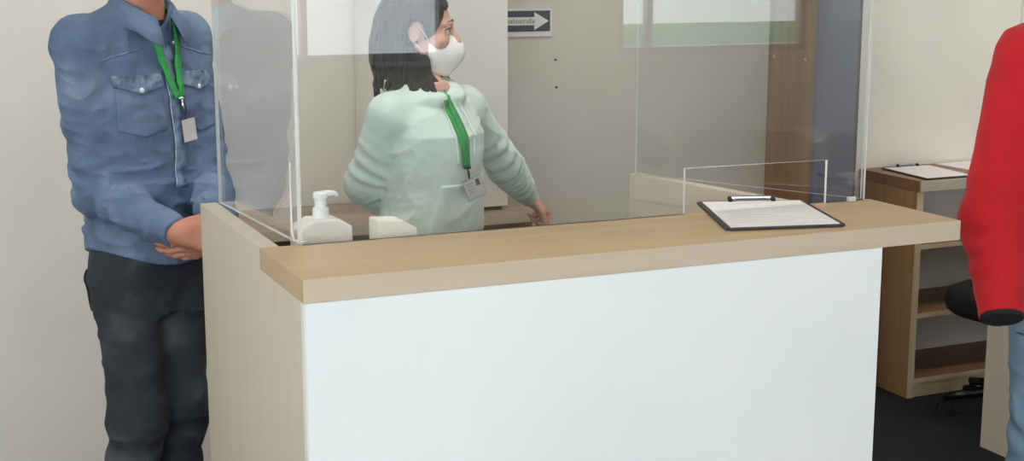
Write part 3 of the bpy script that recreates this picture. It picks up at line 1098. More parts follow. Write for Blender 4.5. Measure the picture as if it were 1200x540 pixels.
for k in range(5):
    a = 2 * PI * k / 5 + .35
    lg = bmesh.new()
    bm_tube(lg, [(.02 * math.cos(a), .02 * math.sin(a), .105), (.14 * math.cos(a), .16 * math.sin(a), .09), (.235 * math.cos(a), .235 * math.sin(a), .072)], [.024, .018, .013], 10)
    l_ = link_bm('leg', lg, M['dark_metal'], ch, smooth=True)
    cs = bmesh.new()
    for s_ in (-1, 1):
        cx, cy = .232 * math.cos(a) - s_ * .012 * math.sin(a), .232 * math.sin(a) + s_ * .012 * math.cos(a)
        bm_tube(cs, [(cx - .008 * math.sin(a), cy + .008 * math.cos(a), .028), (cx + .008 * math.sin(a), cy - .008 * math.cos(a), .028)], .027, 16)
    bm_tube(cs, [(.232 * math.cos(a), .232 * math.sin(a), .03), (.232 * math.cos(a), .232 * math.sin(a), .075)], .007, 8)
    link_bm('caster', cs, M['black'], l_, smooth=False)
# ------------------------------------------------------------------ people
def person(label, base):
    return empty('person', base, label, 'person')


# ---- man in the denim shirt --------------------------------------------------
def build_man():
    C = at(167, 150, 3.60); cR0 = np.array([math.cos(YAW), -math.sin(YAW), 0]); cF0 = np.array([math.sin(YAW), math.cos(YAW), 0])
    F_ = unit(cR0 * math.sin(math.radians(54)) - cF0 * math.cos(math.radians(54))); fr = Frame(C, F_)
    base = np.array([C[0], C[1], 0.0])
    R, F, U = fr.r, fr.f, np.array([0, 0, 1.0])
    h = .0045
    shR = fr.w(.172, -.008, 1.462); shL = fr.w(-.160, -.008, 1.462)
    elR = at(116, 226, 3.52); elL = at(240, 214, 3.66)
    wrR = at(204, 271, 3.385); wrL = at(262, 268, 3.42)
    hipR = fr.w(.082, .006, .92); hipL = fr.w(-.082, .006, .92)
    knR = np.array([*at(157, 430, 3.56)[:2], .52]); knL = np.array([*at(209, 430, 3.68)[:2], .52])
    anR = np.array([*at(138, 560, 3.62)[:2], .09]); anL = np.array([*at(201, 560, 3.74)[:2], .09])
    rings = [(.86, .138, .098, 0, 0), (.95, .138, .102, 0, 0), (1.10, .138, .105, 0, .005), (1.22, .155, .108, 0, .0), (1.34, .165, .105, 0, -.003),
             (1.43, .165, .092, 0, -.008), (1.485, .140, .075, 0, -.012), (1.53, .085, .062, 0, -.012), (1.56, .058, .056, 0, -.008)]
    hc = fr.w(0, .062, 1.742)
    # body
    B = Field((C[0] - .48, C[1] - .62, -.01), (C[0] + .48, C[1] + .36, 1.88), h)
    B.torso(rings, fr, k=.02, square=2.2)
    B.cone(fr.w(0, .012, 1.52), fr.w(0, .038, 1.67), .054, .051, .03)
    for a, b, c_ in ((shR, elR, wrR), (shL, elL, wrL)):
        B.cone(a, b, .046, .038, .03); B.cone(b, c_, .038, .026, .015)
    for a, b, c_ in ((hipR, knR, anR), (hipL, knL, anL)):
        B.cone(a, b, .072, .048, .03); B.cone(b, c_, .048, .036, .02); add_foot(B, c_, F, .20)
    P, A = add_head(B, hc, F, 1.0)
    camR = np.array([math.cos(YAW), -math.sin(YAW), 0])
    # left hand underneath, right hand laid over it with the fingers closed around
    hdL = unit(-R * -.35 + F * .25 - camR * .9 + U * -.12)
    add_hand(B, wrL + np.array([0, 0, -.012]) - F * .01, unit(-camR * .86 + F * .35 - U * .28), -F + U * .2, U, (.35, .4, .45, .5), .98, .03, .2, .35)
    add_hand(B, wrR + F * .012, unit(camR * .93 + F * .12 - U * .16), -F + -camR * .1, U, (.62, .66, .72, .8), 1.0, .05, .35, .45)
    V, Q = B.mesh(1)
    body = np_mesh('person', V, Q, M['skin'], None, base)
    body.location = base
    tag(body, 'standing person in a blue denim shirt and charcoal jeans with hands clasped in front', 'person')
    eyes(P, A, 1.0, body, base)
    # hair
    Hf = Field(hc - .17, hc + .2, .005)
    Hf.ell(P(0, -.016, .042), (.085, .107, .092), A, .01)
    Hf.ell(P(0, -.055, -.02), (.074, .062, .075), A, .02)
    Hf.ell(P(0, .09, -.03), (.10, .075, .085), A, .02, 'sub')
    for sx in (-1, 1): Hf.ell(P(sx * .085, -.008, -.012), (.03, .026, .036), A, .006, 'sub')
    Hf.wrinkle(.003, 90, (1, 1, .4))
    V, Q = Hf.mesh(0)
    np_mesh('hair', V, Q, M['hair_brown'], body, base)
    # jeans
    J = Field((C[0] - .34, C[1] - .36, .06), (C[0] + .34, C[1] + .30, 1.03), .0048)
    jr = [(.78, .150, .110, 0, .002), (.86, .155, .115, 0, .0), (.94, .148, .110, 0, .002), (1.0, .142, .105, 0, .0)]
    J.torso(jr, fr, k=.05, square=2.3)
    for a, b, c_, ph in ((hipR, knR, anR, 0.), (hipL, knL, anL, 2.)):
        J.cone(a - U * .02, b, .087, .066, .035, fold=(.004, 3, .08, .25, ph))
        J.cone(b, c_ + U * .0, .068, .054, .02, fold=(.007, 5, .05, .40, ph + 1), flat_end=True)
        J.ell(b + F * .012, (.066, .066, .08), None, .03)
    J.wrinkle(.0045, 11, (1, 1, 1.8))
    V, Q = J.mesh(1)
    jeans = np_mesh('jeans', V, Q, M['jeans'], body, base)
    jb = bvh_of(V, Q)
    pk = lambda x, z: z if z > .80 + .25 * abs(x - .0) * 0 else None
    dR = -(R * .75 - F * .66)
    fr2 = Frame(fr.w(0, 0, 0)[:2], -dR[:2])
    surf_patch('rear_pocket', jb, fr2, -.005, .052, lambda u: .765 + .02 * abs(u), lambda u: .885, M['jeans'], jeans, base, .0028, .006)
    seam = []
    nr = []
    for k in range(26):
        z = .93 - k * .018
        p, n = front_pt(jb, fr2, .085 - .0 * k, z, .0015)
        if p is not None: seam.append(p); nr.append(n)
    if len(seam) > 3: ribbon('side_seam', seam, nr, .006, M['jeans'], jeans, base)
    for an in (anR, anL): shoe('shoe', an, F, M['shoe'], body, base)
    # undershirt seen in the collar
    T = Field(fr.w(0, 0, 1.30) - .3, fr.w(0, 0, 1.30) + .34, .006)
    T.torso([(1.40, .10, .075, 0, .0), (1.46, .085, .078, 0, .004), (1.505, .066, .066, 0, .012), (1.518, .060, .060, 0, .014)], fr, k=.02, square=2.2)
    V, Q = T.mesh(2)
    np_mesh('undershirt', V, Q, M['tee'], body, base)
    # shirt
    S = Field((C[0] - .46, C[1] - .50, .86), (C[0] + .46, C[1] + .32, 1.60), .0042)
    sr = [(.885, .172, .134, 0, .004), (.98, .168, .130, 0, .004), (1.08, .168, .128, 0, .004), (1.20, .178, .128, 0, .004), (1.33, .186, .124, 0, .0),
          (1.42, .182, .108, 0, -.006), (1.475, .168, .092, 0, -.008), (1.52, .122, .082, 0, .002), (1.555, .078, .070, 0, .010)]
    S.torso(sr, fr, k=.02, zlo=.885, square=2.3)
    for a, b, c_, ph in ((shR, elR, wrR, .4), (shL, elL, wrL, 2.4)):
        S.cone(a, b, .066, .059, .016, fold=(.007, 6, .95, .40, ph))
        S.cone(b, a + (b - a) * .4, .062, .061, .010)
        S.cone(b, c_ - unit(c_ - b) * .012, .059, .043, .010, fold=(.007, 5, .10, .45, ph + 1), flat_end=True)
        e = c_ - unit(c_ - b) * .055
        S.cone(e, c_ + unit(c_ - b) * .012, .0455, .0425, .004, flat_end=True, flat_start=True)
    for sx, sh in ((1, shR), (-1, shL)):
        S.cone(fr.w(sx * .075, -.006, 1.492), sh + U * .004, .052, .060, .035)
    # open neck
    S.cone(fr.w(0, .065, 1.60), fr.w(0, .125, 1.49), .064, .014, .01, 'sub')
    S.cone(fr.w(0, .014, 1.50), fr.w(0, .036, 1.70), .064, .066, .008, 'sub')
    S.wrinkle(.008, 10, (1.0, 1.0, 1.7), zr=([.88, 1.15, 1.42, 1.5], [.7, 1.0, .6, .15]))
    S.wrinkle(.0035, 24, (1, 1, 1.3), zr=([.88, 1.45, 1.52], [1.0, 1.0, .2]))
    def hemline(X, Y):
        lx, ly = fr.loc2(X, Y)
        return np.where((np.abs(lx) < .24) & (np.abs(ly) < .20), .905 + .055 * np.clip(np.abs(lx) / .18, 0, 1.1) ** 2, 0.0)
    S.hem(hemline)
    V, Q = S.mesh(1)
    shirt = np_mesh('shirt', V, Q, M['denim'], body, base)
    sb = bvh_of(V, Q)
    # chest pockets with pointed flaps and pearl snaps
    for sx in (-1, 1):
        cx = sx * .088
        pk = surf_patch('chest_pocket', sb, fr, cx, .055, lambda u: 1.235 + .018 * abs(u), lambda u: 1.375, M['denim'], shirt, base, .0030, .005)
        fl = surf_patch('pocket_flap', sb, fr, cx, .058, lambda u: 1.338 + .020 * abs(u) ** .8, lambda u: 1.386, M['denim_seam'], pk, base, .0058, .004)
        p, n = front_pt(sb, fr, cx, 1.350, .0105)
        if p is not None:
            bm = bmesh.new()
            bmesh.ops.create_uvsphere(bm, u_segments=14, v_segments=8, radius=.0062)
            rot = Vector((0, 0, 1)).rotation_difference(n).to_matrix()
            for v in bm.verts:
                v.co = rot @ Vector((v.co.x, v.co.y, v.co.z * .45)) + p - Vector(base)
            b_ = link_bm('snap', bm, M['button'], pk, smooth=True)
    # placket with a light worn edge
    pts, nn, p2, n2 = [], [], [], []
    prev = None
    for k in range(60):
        z = 1.462 - k * .0092
        p, n = front_pt(sb, fr, -.004, z, .003)
        if p is None: continue
        dep_ = p.dot(Vector(F))
        if prev is not None and dep_ - prev > .02: break
        prev = dep_
        pts.append(p); nn.append(n)
        q, m_ = front_pt(sb, fr, .0125, z, .0042)
        if q is not None: p2.append(q); n2.append(m_)
    plk = ribbon('placket', pts, nn, .032, M['denim_seam'], shirt, base, .003)
    ribbon('worn_edge', p2, n2, .0028, M['denim_light'], plk, base, .001)
    # yoke seam over the chest
    for sx in (-1, 1):
        pts, nn = [], []
        for k in range(16):
            p, n = front_pt(sb, fr, sx * (.055 + k * .0075), 1.452 - .0018 * k, .0012)
            if p is not None: pts.append(p); nn.append(n)
        if len(pts) > 3: ribbon('yoke_seam', pts, nn, .004, M['denim_seam'], shirt, base)
    # collar: a turned-down band open at the front
    bm = bmesh.new()
    rows = []
    n = 40
    for i in range(n + 1):
        a = -PI / 2 + .30 + (2 * PI - .60) * i / n        # angle round the neck, front gap at -pi/2 => forward
        ca, sa = math.cos(a), -math.sin(a)
        front = max(0, sa)
        e = min(i, n - i) / n
        pt = max(0, 1 - e / .10)
        r0, r1, r2 = .064, .071, .102 + .016 * pt
        top = 1.572 - .050 * front ** 1.5; low = 1.515 - .034 * front - .030 * pt
        yo = .006 + .018 * front
        row = []
        for r_, z_ in ((r0, top - .035), (r0 + .001, top - .004), (r1 - .002, top + .002), (r1 + .004, top - .003), ((r1 + r2) / 2 + .002, (top + low) / 2 + .002), (r2, low)):
            row.append(bm.verts.new(Vector(fr.w(ca * r_ * 1.05, sa * r_ * .98 + yo + .012, z_) - base)))
        rows.append(row)
    for a, b in zip(rows, rows[1:]):
        for k in range(5): bm.faces.new((a[k], b[k], b[k + 1], a[k + 1]))
    co = link_bm('collar', bm, M['denim'], shirt, smooth=True)
    md = co.modifiers.new('thick', 'SOLIDIFY'); md.thickness = .003
    for sx in (-1, 1):
        bm = bmesh.new()
        bmesh.ops.create_uvsphere(bm, u_segments=12, v_segments=8, radius=.004)
        q = fr.w(sx * .030, .098, 1.462)
        h_ = sb.ray_cast(Vector(q) + Vector(F) * .2, -Vector(F), .5)
        pos = Vector(h_[0]) + Vector(F) * .012 if h_[0] else Vector(q)
        for v in bm.verts: v.co = v.co * 1.0 + pos - Vector(base)
        link_bm('collar_button', bm, M['button'], co, smooth=True)
    # cuff snaps
    # lanyard
    lan = empty('badge_lanyard', fr.w(-.02, .14, 1.28), 'green lanyard with a blank white card round the neck over the denim shirt', 'lanyard')
    lb = np.array(lan.location)
    end = (-.014, 1.325)
    for sx, x0, tw in ((1, .040, .0), (-1, -.046, .0)):
        pts, nn = [], []
        for k in range(10):
            t = k / 9
            a_ = PI * .98 - (PI * .98 - .75) * t
            x = sx * .060 * math.sin(a_); y = .018 + (.060 + .024 * t) * math.cos(a_)
            pts.append(Vector(fr.w(x, y, 1.560 - .018 * t))); nn.append(Vector(R * sx * math.sin(a_) + F * math.cos(a_) + U * .5))
        x_s = x0 * 1.4; 
        for k in range(1, 25):
            t = k / 24
            x = sx * .040 * (1 - t) + end[0] * t + sx * .007 * t; z = 1.50 * (1 - t) + end[1] * t
            p, n = front_pt(sb, fr, x, z, .010)
            if p is None: continue
            if z > 1.44: p = p + Vector(F) * .008
            pts.append(p); nn.append(n)
        # even out the line
        for _ in range(3):
            q = list(pts)
            for i in range(1, len(pts) - 1): q[i] = pts[i] * .5 + (pts[i - 1] + pts[i + 1]) * .25
            pts = q
        ribbon('strap', pts, nn, .0185, M['lanyard'], lan, lb, .0016)
    p, n = front_pt(sb, fr, end[0], end[1] - .004, .013)
    yv = Vector((0, 0, 1)); xr = -Vector(fr.r); fw = Vector(F)
    bm = bmesh.new()
    o = p - Vector(lb)
    bm_tube(bm, [o + xr * -.010 + yv * .002, o + xr * .010 + yv * .002], .004, 10)
    bm_tube(bm, [o + yv * .0, o + yv * -.018 + xr * .003, o + yv * -.034 + xr * .006], [.003, .0038, .0028], 8)
    link_bm('metal_clip', bm, M['chrome'], lan, smooth=True)
    tilt = Matrix.Rotation(math.radians(7), 3, fw)
    def card(name, w_, h_, cz, off, mat, par, th=.0012, cx=0.):
        bm = bmesh.new()
        bm_box(bm, -w_ / 2, -th / 2, -h_ / 2, w_ / 2, th / 2, h_ / 2)
        for v in bm.verts:
            q = xr * (v.co.x + cx) + fw * (v.co.y + off) + yv * (v.co.z + cz)
            v.co = o + xr * .006 + yv * -.034 + tilt @ q
        return link_bm(name, bm, mat, par)
    card('card_holder', .050, .078, -.036, .011, M['sleeve_clear'], lan, .003)
    card('card', .042, .056, -.044, .011, M['card'], lan, .0012)
    return fr, sb, base


# ---- woman in the mint hoodie ------------------------------------------------
def build_woman():
    C = at(504, 160, 4.05); cR0 = np.array([math.cos(YAW), -math.sin(YAW), 0]); cF0 = np.array([math.sin(YAW), math.cos(YAW), 0])
    F_ = unit(cR0 * math.sin(math.radians(47)) - cF0 * math.cos(math.radians(47))); fr = Frame(C, F_)
    base = np.array([C[0], C[1], 0.0])
    R, F, U = fr.r, fr.f, np.array([0, 0, 1.0])
    cR = np.array([math.cos(YAW), -math.sin(YAW), 0]); cF = np.array([math.sin(YAW), math.cos(YAW), 0])
    h = .0042
    shR = fr.w(.146, -.012, 1.240); shL = fr.w(-.146, -.005, 1.245)
    elR = at(428, 214, 4.03); wrR = at(470, 252, 4.24)
    elL = at(590, 192, 4.34); wrL = at(620, 231, 4.50)
    hd = unit(-cF * .02 + cR * 1.0)
    hc = at(493, 37, 4.05)
    rings = [(.80, .158, .118, 0, -.01), (.88, .155, .115, 0, -.008), (.99, .120, .092, 0, .0), (1.10, .125, .105, 0, .006), (1.18, .135, .110, 0, .008), (1.25, .112, .078, 0, .0),
             (1.28, .078, .060, 0, -.004), (1.325, .056, .05, 0, -.004)]
    hip = [fr.w(s_ * .085, 0, .82) for s_ in (1, -1)]
    kn = [fr.w(s_ * .09, .01, .45) for s_ in (1, -1)]
    an = [fr.w(s_ * .095, -.02, .085) for s_ in (1, -1)]
    B = Field((C[0] - .34, C[1] - .36, -.01), (C[0] + .68, C[1] + .48, 1.64), h)
    B.torso(rings, fr, k=.02, square=2.1)
    nb = fr.w(0, -.012, 1.28); nt = hc + np.array([0, 0, -.085]) - hd * .018
    B.cone(nb, nt, .050, .047, .03)
    for a, b, c_ in ((shR, elR, wrR), (shL, elL, wrL)):
        B.cone(a, b, .038, .032, .03); B.cone(b, c_, .032, .021, .015)
    for a, b, c_ in zip(hip, kn, an):
        B.cone(a, b, .075, .046, .03); B.cone(b, c_, .046, .033, .02); add_foot(B, c_, F, .19)
    P, A = add_head(B, hc, hd, .97)
    # right hand rests behind the hip, left hand closes over the desk's corner
    add_hand(B, wrR, unit(cR * .9 + cF * .2 - U * .15), cF, U, (.5, .55, .6, .6), .88, .04, .3, .5, .02)
    add_hand(B, wrL, unit(cR * .55 + cF * .42 - U * .62), -cR * .35 - U * .75 - cF * .25, -cF, (1.0, 1.1, 1.15, 1.2), .88, .05, .5, .4, .021)
    V, Q = B.mesh(1)
    body = np_mesh('person', V, Q, M['skin_f'], None, base)
    body.location = base
    tag(body, 'person with dark hair in a pale mint hoodie and white mask behind the counter', 'person')
    eyes(P, A, .97, body, base)
    s = .97
    # brows
    for sx in (-1, 1):
        tube('eyebrow', [P(sx * .018, .0965, .030) - base, P(sx * .034, .094, .034) - base, P(sx * .05, .081, .030) - base], [.0013, .0017, .001], M['hair_dark'], body, 8)
    for sx in (-1, 1):
        tube('eyelashes', [P(sx * .019, .0875, .010) - base, P(sx * .032, .0925, .0125) - base, P(sx * .043, .084, .010) - base, P(sx * .051, .075, .006) - base], [.0012, .0019, .0019, .001], M['hair_dark'], body, 8)
    # hair: parted cap and shoulder-length fall with loose ends
    Hf = Field(hc - np.array([.24, .24, .30]), hc + np.array([.20, .20, .19]), .0042)
    Hf.ell(P(0, -.020, .040), (.090, .108, .094), A, .01)
    Hf.ell(P(0, -.075, -.040), (.092, .075, .098), A, .03)
    Hf.ell(P(0, -.085, -.088), (.096, .060, .046), A, .03)
    for sx in (-1, 1):
        Hf.cone(P(sx * .074, -.045, .03), P(sx * .074, -.030, -.105), .026, .024, .02)
        Hf.cone(P(sx * .070, .030, .080), P(sx * .082, .002, .045), .022, .02, .02)
    Hf.ell(P(0, .098, -.030), (.082, .080, .088), A, .012, 'sub')
    Hf.ell(P(0, .118, .045), (.050, .060, .030), A, .02, 'sub')
    for sx in (-1, 1):
        Hf.ell(P(sx * .094, -.006, -.016), (.034, .033, .050), A, .006, 'sub')
        Hf.cone(P(sx * .09, .02, -.05), P(sx * .07, .045, -.14), .036, .03, .006, 'sub')
    lr = np.random.default_rng(5)
    for k in range(48):
        a = lr.uniform(-1.75, 1.75) if k < 36 else lr.uniform(1.2, 2.05) * (1 if k % 2 else -1)
        rr = lr.uniform(.080, .100)
        x = rr * math.sin(a); y = -.052 - rr * .80 * math.cos(a)
        z0 = lr.uniform(-.10, -.06); ln = lr.uniform(.035, .105)
        bend = lr.uniform(-.018, .022)
        p0 = P(x * .95, y, z0); p1 = P(x * 1.10, y - .006, z0 - ln * .6); p2 = P(x * 1.12 + bend, y - .008 + bend, z0 - ln)
        Hf.cone(p0, p1, .015, .009, .008); Hf.cone(p1, p2, .009, .0028, .004)
    lr2 = np.random.default_rng(9)
    for k in range(22):
        sx = 1 if k % 2 == 0 else -1
        t = lr2.uniform(0, 1)
        x0_, y0_ = sx * (.078 + .010 * lr2.uniform()), -.060 + .050 * t
        x1_, y1_ = sx * (.090 - .016 * t), -.050 + .105 * t
        zz = -.130 - .02 * lr2.uniform()
        ln = lr2.uniform(.04, .085)
        p0 = P(x0_, y0_, -.06); p1 = P(x1_, y1_, zz); p2 = P(x1_ + sx * .006, y1_ + .014 * lr2.uniform(-.4, 1), zz - ln * .55); p3 = P(x1_ - sx * .010, y1_ + .024 * lr2.uniform(-.6, 1), zz - ln)
        Hf.cone(p0, p1, .016, .012, .010); Hf.cone(p1, p2, .012, .008, .006); Hf.cone(p2, p3, .008, .0028, .005)
    for k in range(9):
        yy = -.03 + .0075 * k
        j = lr2.uniform(-.008, .008, 4)
        Hf.cone(P(.082, yy - .01, -.085), P(.100 + j[0], yy + .004, -.140), .015, .012, .010)
        Hf.cone(P(.100 + j[0], yy + .004, -.140), P(.128 + j[1] * .5, yy + .014 + j[2], -.166), .012, .009, .006)
        Hf.cone(P(.128 + j[1] * .5, yy + .014 + j[2], -.166), P(.146, yy + .024 + j[3] * 2, -.200 - abs(j[0]) * 3), .009, .003, .004)
    for q in ((-.062, .060, -.135), (-.054, .072, -.150), (-.066, .045, -.145)):
        Hf.cone(P(-.076, .0, -.08), P(*q), .016, .011, .01); Hf.cone(P(*q), P(q[0] + .008, q[1] + .008, q[2] - .035), .011, .003, .006)
    Hf.wrinkle(.0045, 70, (1.6, 1.6, .22), ridge=False)
    Hf.wrinkle(.003, 30, (1.6, 1.6, .5), ridge=False)
    V, Q = Hf.mesh(0)
    np_mesh('hair', V, Q, M['hair_dark'], body, base)
    # folded white mask
    bm = bmesh.new()
    n = 15; m_ = 13
    g = {}
    for i in range(n):
        a = -1 + 2 * i / (n - 1)                      # across the face
        for j in range(m_):
            b = j / (m_ - 1)                           # top to bottom
            aa = abs(a)
            zt = -.004 - .022 * min(1, aa * 1.3); zb = -.134 + .022 * aa ** 1.6
            z = zt + (zb - zt) * b
            mid = math.sin(PI * min(1, max(0, b)) ** .85)
            y_side = .028; y_c = .098 + .034 * mid - .020 * b
            y = y_c * (1 - aa ** 1.35) + y_side * aa ** 1.35 + .010 * mid * (1 - aa)
            x = a * (.062 + .010 * mid)
            g[i, j] = bm.verts.new(Vector(P(x, y, z) - base))
    for i in range(n - 1):
        for j in range(m_ - 1):
            bm.faces.new((g[i, j], g[i + 1, j], g[i + 1, j + 1], g[i, j + 1]))
    mk = link_bm('mask', bm, M['mask'], body, smooth=True)
    md = mk.modifiers.new('thick', 'SOLIDIFY'); md.thickness = .0025
    for sx in (-1, 1):
        for (y0, z0, y1, z1) in ((.030, -.030, -.004, .026), (.032, -.084, -.010, -.030)):
            pts = [P(sx * .064, y0, z0), P(sx * .076, (y0 + y1) / 2 + .004, (z0 + z1) / 2), P(sx * .083, y1, z1)]
            tube('ear_loop', [p - base for p in pts], .0016, M['mask'], mk, 8)
        bm = bmesh.new(); bmesh.ops.create_uvsphere(bm, u_segments=10, v_segments=8, radius=.0045)
        for v in bm.verts: v.co = v.co + Vector(P(sx * .087, -.004, -.026) - base)
        link_bm('ear_stud', bm, M['dark_metal'], body, smooth=True)
    # jeans and shoes
    J = Field((C[0] - .30, C[1] - .30, .05), (C[0] + .30, C[1] + .30, .95), .007)
    J.torso([(.74, .165, .122, 0, -.012), (.84, .168, .124, 0, -.01), (.92, .150, .11, 0, -.004)], fr, k=.04, square=2.2)
    for a, b, c_ in zip(hip, kn, an):
        J.cone(a, b, .090, .062, .03); J.cone(b, c_ + U * .02, .062, .050, .02, flat_end=True)
    V, Q = J.mesh(1)
    np_mesh('jeans', V, Q, M['jeans_navy'], body, base)
    for a_ in an: shoe('shoe', a_, F, M['shoe'], body, base)
    # hoodie
    S = Field((C[0] - .36, C[1] - .34, .82), (C[0] + .62, C[1] + .46, 1.38), .004)
    sr = [(.845, .160, .128, 0, -.004), (.885, .164, .132, 0, -.002), (.93, .160, .130, 0, .004), (1.02, .148, .126, 0, .008), (1.11, .150, .132, 0, .012), (1.18, .154, .132, 0, .012),
          (1.235, .146, .106, 0, .002), (1.27, .116, .088, 0, -.006), (1.315, .074, .070, 0, -.01)]
    S.torso(sr, fr, k=.02, zlo=.845, square=2.2)
    for a, b, c_, ph, r0 in ((shR, elR, wrR, .3, .058), (shL, elL, wrL, 1.9, .056)):
        S.cone(a, b, r0, .055, .022, fold=(.005, 5, .85, .35, ph))
        ax_ = unit(c_ - b)
        S.cone(b, c_ - ax_ * .03, .053, .040, .02, fold=(.008, 6, .25, .55, ph + 1), flat_end=True)
        S.cone(c_ - ax_ * .05, c_ + ax_ * .012, .036, .032, .006, flat_end=True, flat_start=True)
    for sx, sh in ((1, shR), (-1, shL)):
        S.cone(fr.w(sx * .07, -.008, 1.262), sh, .048, .055, .03)
    # hood lying round the neck
    hp = [(.034, .086, 1.284), (.080, .022, 1.272), (.088, -.055, 1.274), (.0, -.120, 1.292), (-.092, -.055, 1.300), (-.082, .022, 1.288), (-.034, .086, 1.284)]
    pr_ = smooth_path([fr.w(*p) for p in hp], 4)
    for i in range(len(pr_) - 1):
        e_ = min(i, len(pr_) - 2 - i) / 5
        S.cone(pr_[i], pr_[i + 1], .016 + .012 * min(1, e_), .016 + .012 * min(1, e_), .012)
    S.ell(fr.w(0, -.112, 1.225), (.095, .036, .055), fr.axes(), .03)
    S.cone(fr.w(0, .0, 1.27), fr.w(.012, .02, 1.45), .054, .066, .012, 'sub')
    S.cone(fr.w(0, .06, 1.37), fr.w(0, .095, 1.30), .034, .008, .012, 'sub')
    S.wrinkle(.0045, 9, (1, 1, 1.6), zr=([.84, .95, 1.2, 1.27], [.5, 1, .7, .3]))
    S.wrinkle(.0014, 40, (1, 1, 1))
    V, Q = S.mesh(1)
    hood = np_mesh('hoodie', V, Q, M['hoodie'], body, base)
    sb = bvh_of(V, Q)
    surf_patch('front_pocket', sb, fr, 0, .112, lambda u: .90, lambda u: 1.045, M['hoodie'], hood, base, .003, .006, taper=.32)
    for sx in (-1, 1):
        pts, nn = [], []
        for k in range(22):
            t = k / 21
            p, n = front_pt(sb, fr, sx * (.030 + .006 * math.sin(3 * t)), 1.272 - (.17 if sx > 0 else .15) * t, .004)
            if p is not None: pts.append(p - Vector(base))
        if len(pts) > 3: tube('drawstring', pts, .0032, M['cord'], hood, 8)
    # lanyard
    lan = empty('badge_lanyard', fr.w(0, .14, 1.08), 'green lanyard with a printed identity card round the neck over the mint hoodie', 'lanyard')
    lb = np.array(lan.location)
    end = (.004, 1.095)
    for sx in (1, -1):
        pts, nn = [], []
        for k in range(8):
            t = k / 7; a = PI * .98 - (PI * .98 - 1.1) * t
            pts.append(Vector(fr.w(sx * .066 * math.sin(a), -.008 + .066 * math.cos(a), 1.325 - .02 * t))); nn.append(Vector(R * sx * math.sin(a) + F * math.cos(a) + U * .6))
        for k in range(1, 25):
            t = k / 24
            x = .024 * (1 - t) + sx * .009 * (1 - t) + end[0] * t + sx * .004; z = 1.308 * (1 - t) + end[1] * t
            p, n = front_pt(sb, fr, x, z, .008)
            if p is None: continue
            pts.append(p); nn.append(n)
        for _ in range(4):
            q = list(pts)
            for i in range(1, len(pts) - 1): q[i] = pts[i] * .5 + (pts[i - 1] + pts[i + 1]) * .25
            pts = q
        ribbon('strap', pts, nn, .019, M['lanyard'], lan, lb, .0016)
    p, n = front_pt(sb, fr, end[0], end[1] - .004, .012)
    yv = Vector((0, 0, 1)); fw = Vector(unit(F * .8 - cF * .6)); xr = Vector(np.cross(np.array(-fw), [0, 0, 1])); 
    if xr.dot(Vector(cR)) < 0: xr = -xr
    o = p - Vector(lb)
    bm = bmesh.new()
    bm_tube(bm, [o + xr * -.009 + yv * .002, o + xr * .009 + yv * .002], .0036, 10)
    bm_tube(bm, [o, o + yv * -.014 + xr * .003, o + yv * -.028 + xr * .005], [.003, .0036, .0026], 8)
    link_bm('metal_clip', bm, M['dark_metal'], lan, smooth=True)
    tilt = Matrix.Rotation(math.radians(-20), 3, fw)
    if (tilt @ xr).z < 0: tilt = Matrix.Rotation(math.radians(20), 3, fw)
    def card(name, w_, h_, cx, cz, off, mat, par, th=.0012):
        bm = bmesh.new()
        bm_box(bm, -w_ / 2, -th / 2, -h_ / 2, w_ / 2, th / 2, h_ / 2)
        for v in bm.verts:
            q = xr * (v.co.x + cx) + fw * (v.co.y + off) + yv * (v.co.z + cz)
            v.co = o + xr * .005 + yv * -.026 + tilt @ q
        return link_bm(name, bm, mat, par)
    card('card_holder', .060, .062, 0, -.030, .010, M['sleeve_clear'], lan, .003)
    cc = card('card', .055, .054, 0, -.031, .010, M['card'], lan, .0012)
    card('card_photo', .012, .019, .015, -.018, .0109, M['card_photo'], cc, .0006)
    for k in range(4):
        card('card_line', .022 - .005 * (k % 2), .0025, -.010, -.014 - k * .0085, .0109, M['card_line'], cc, .0006)
    return fr


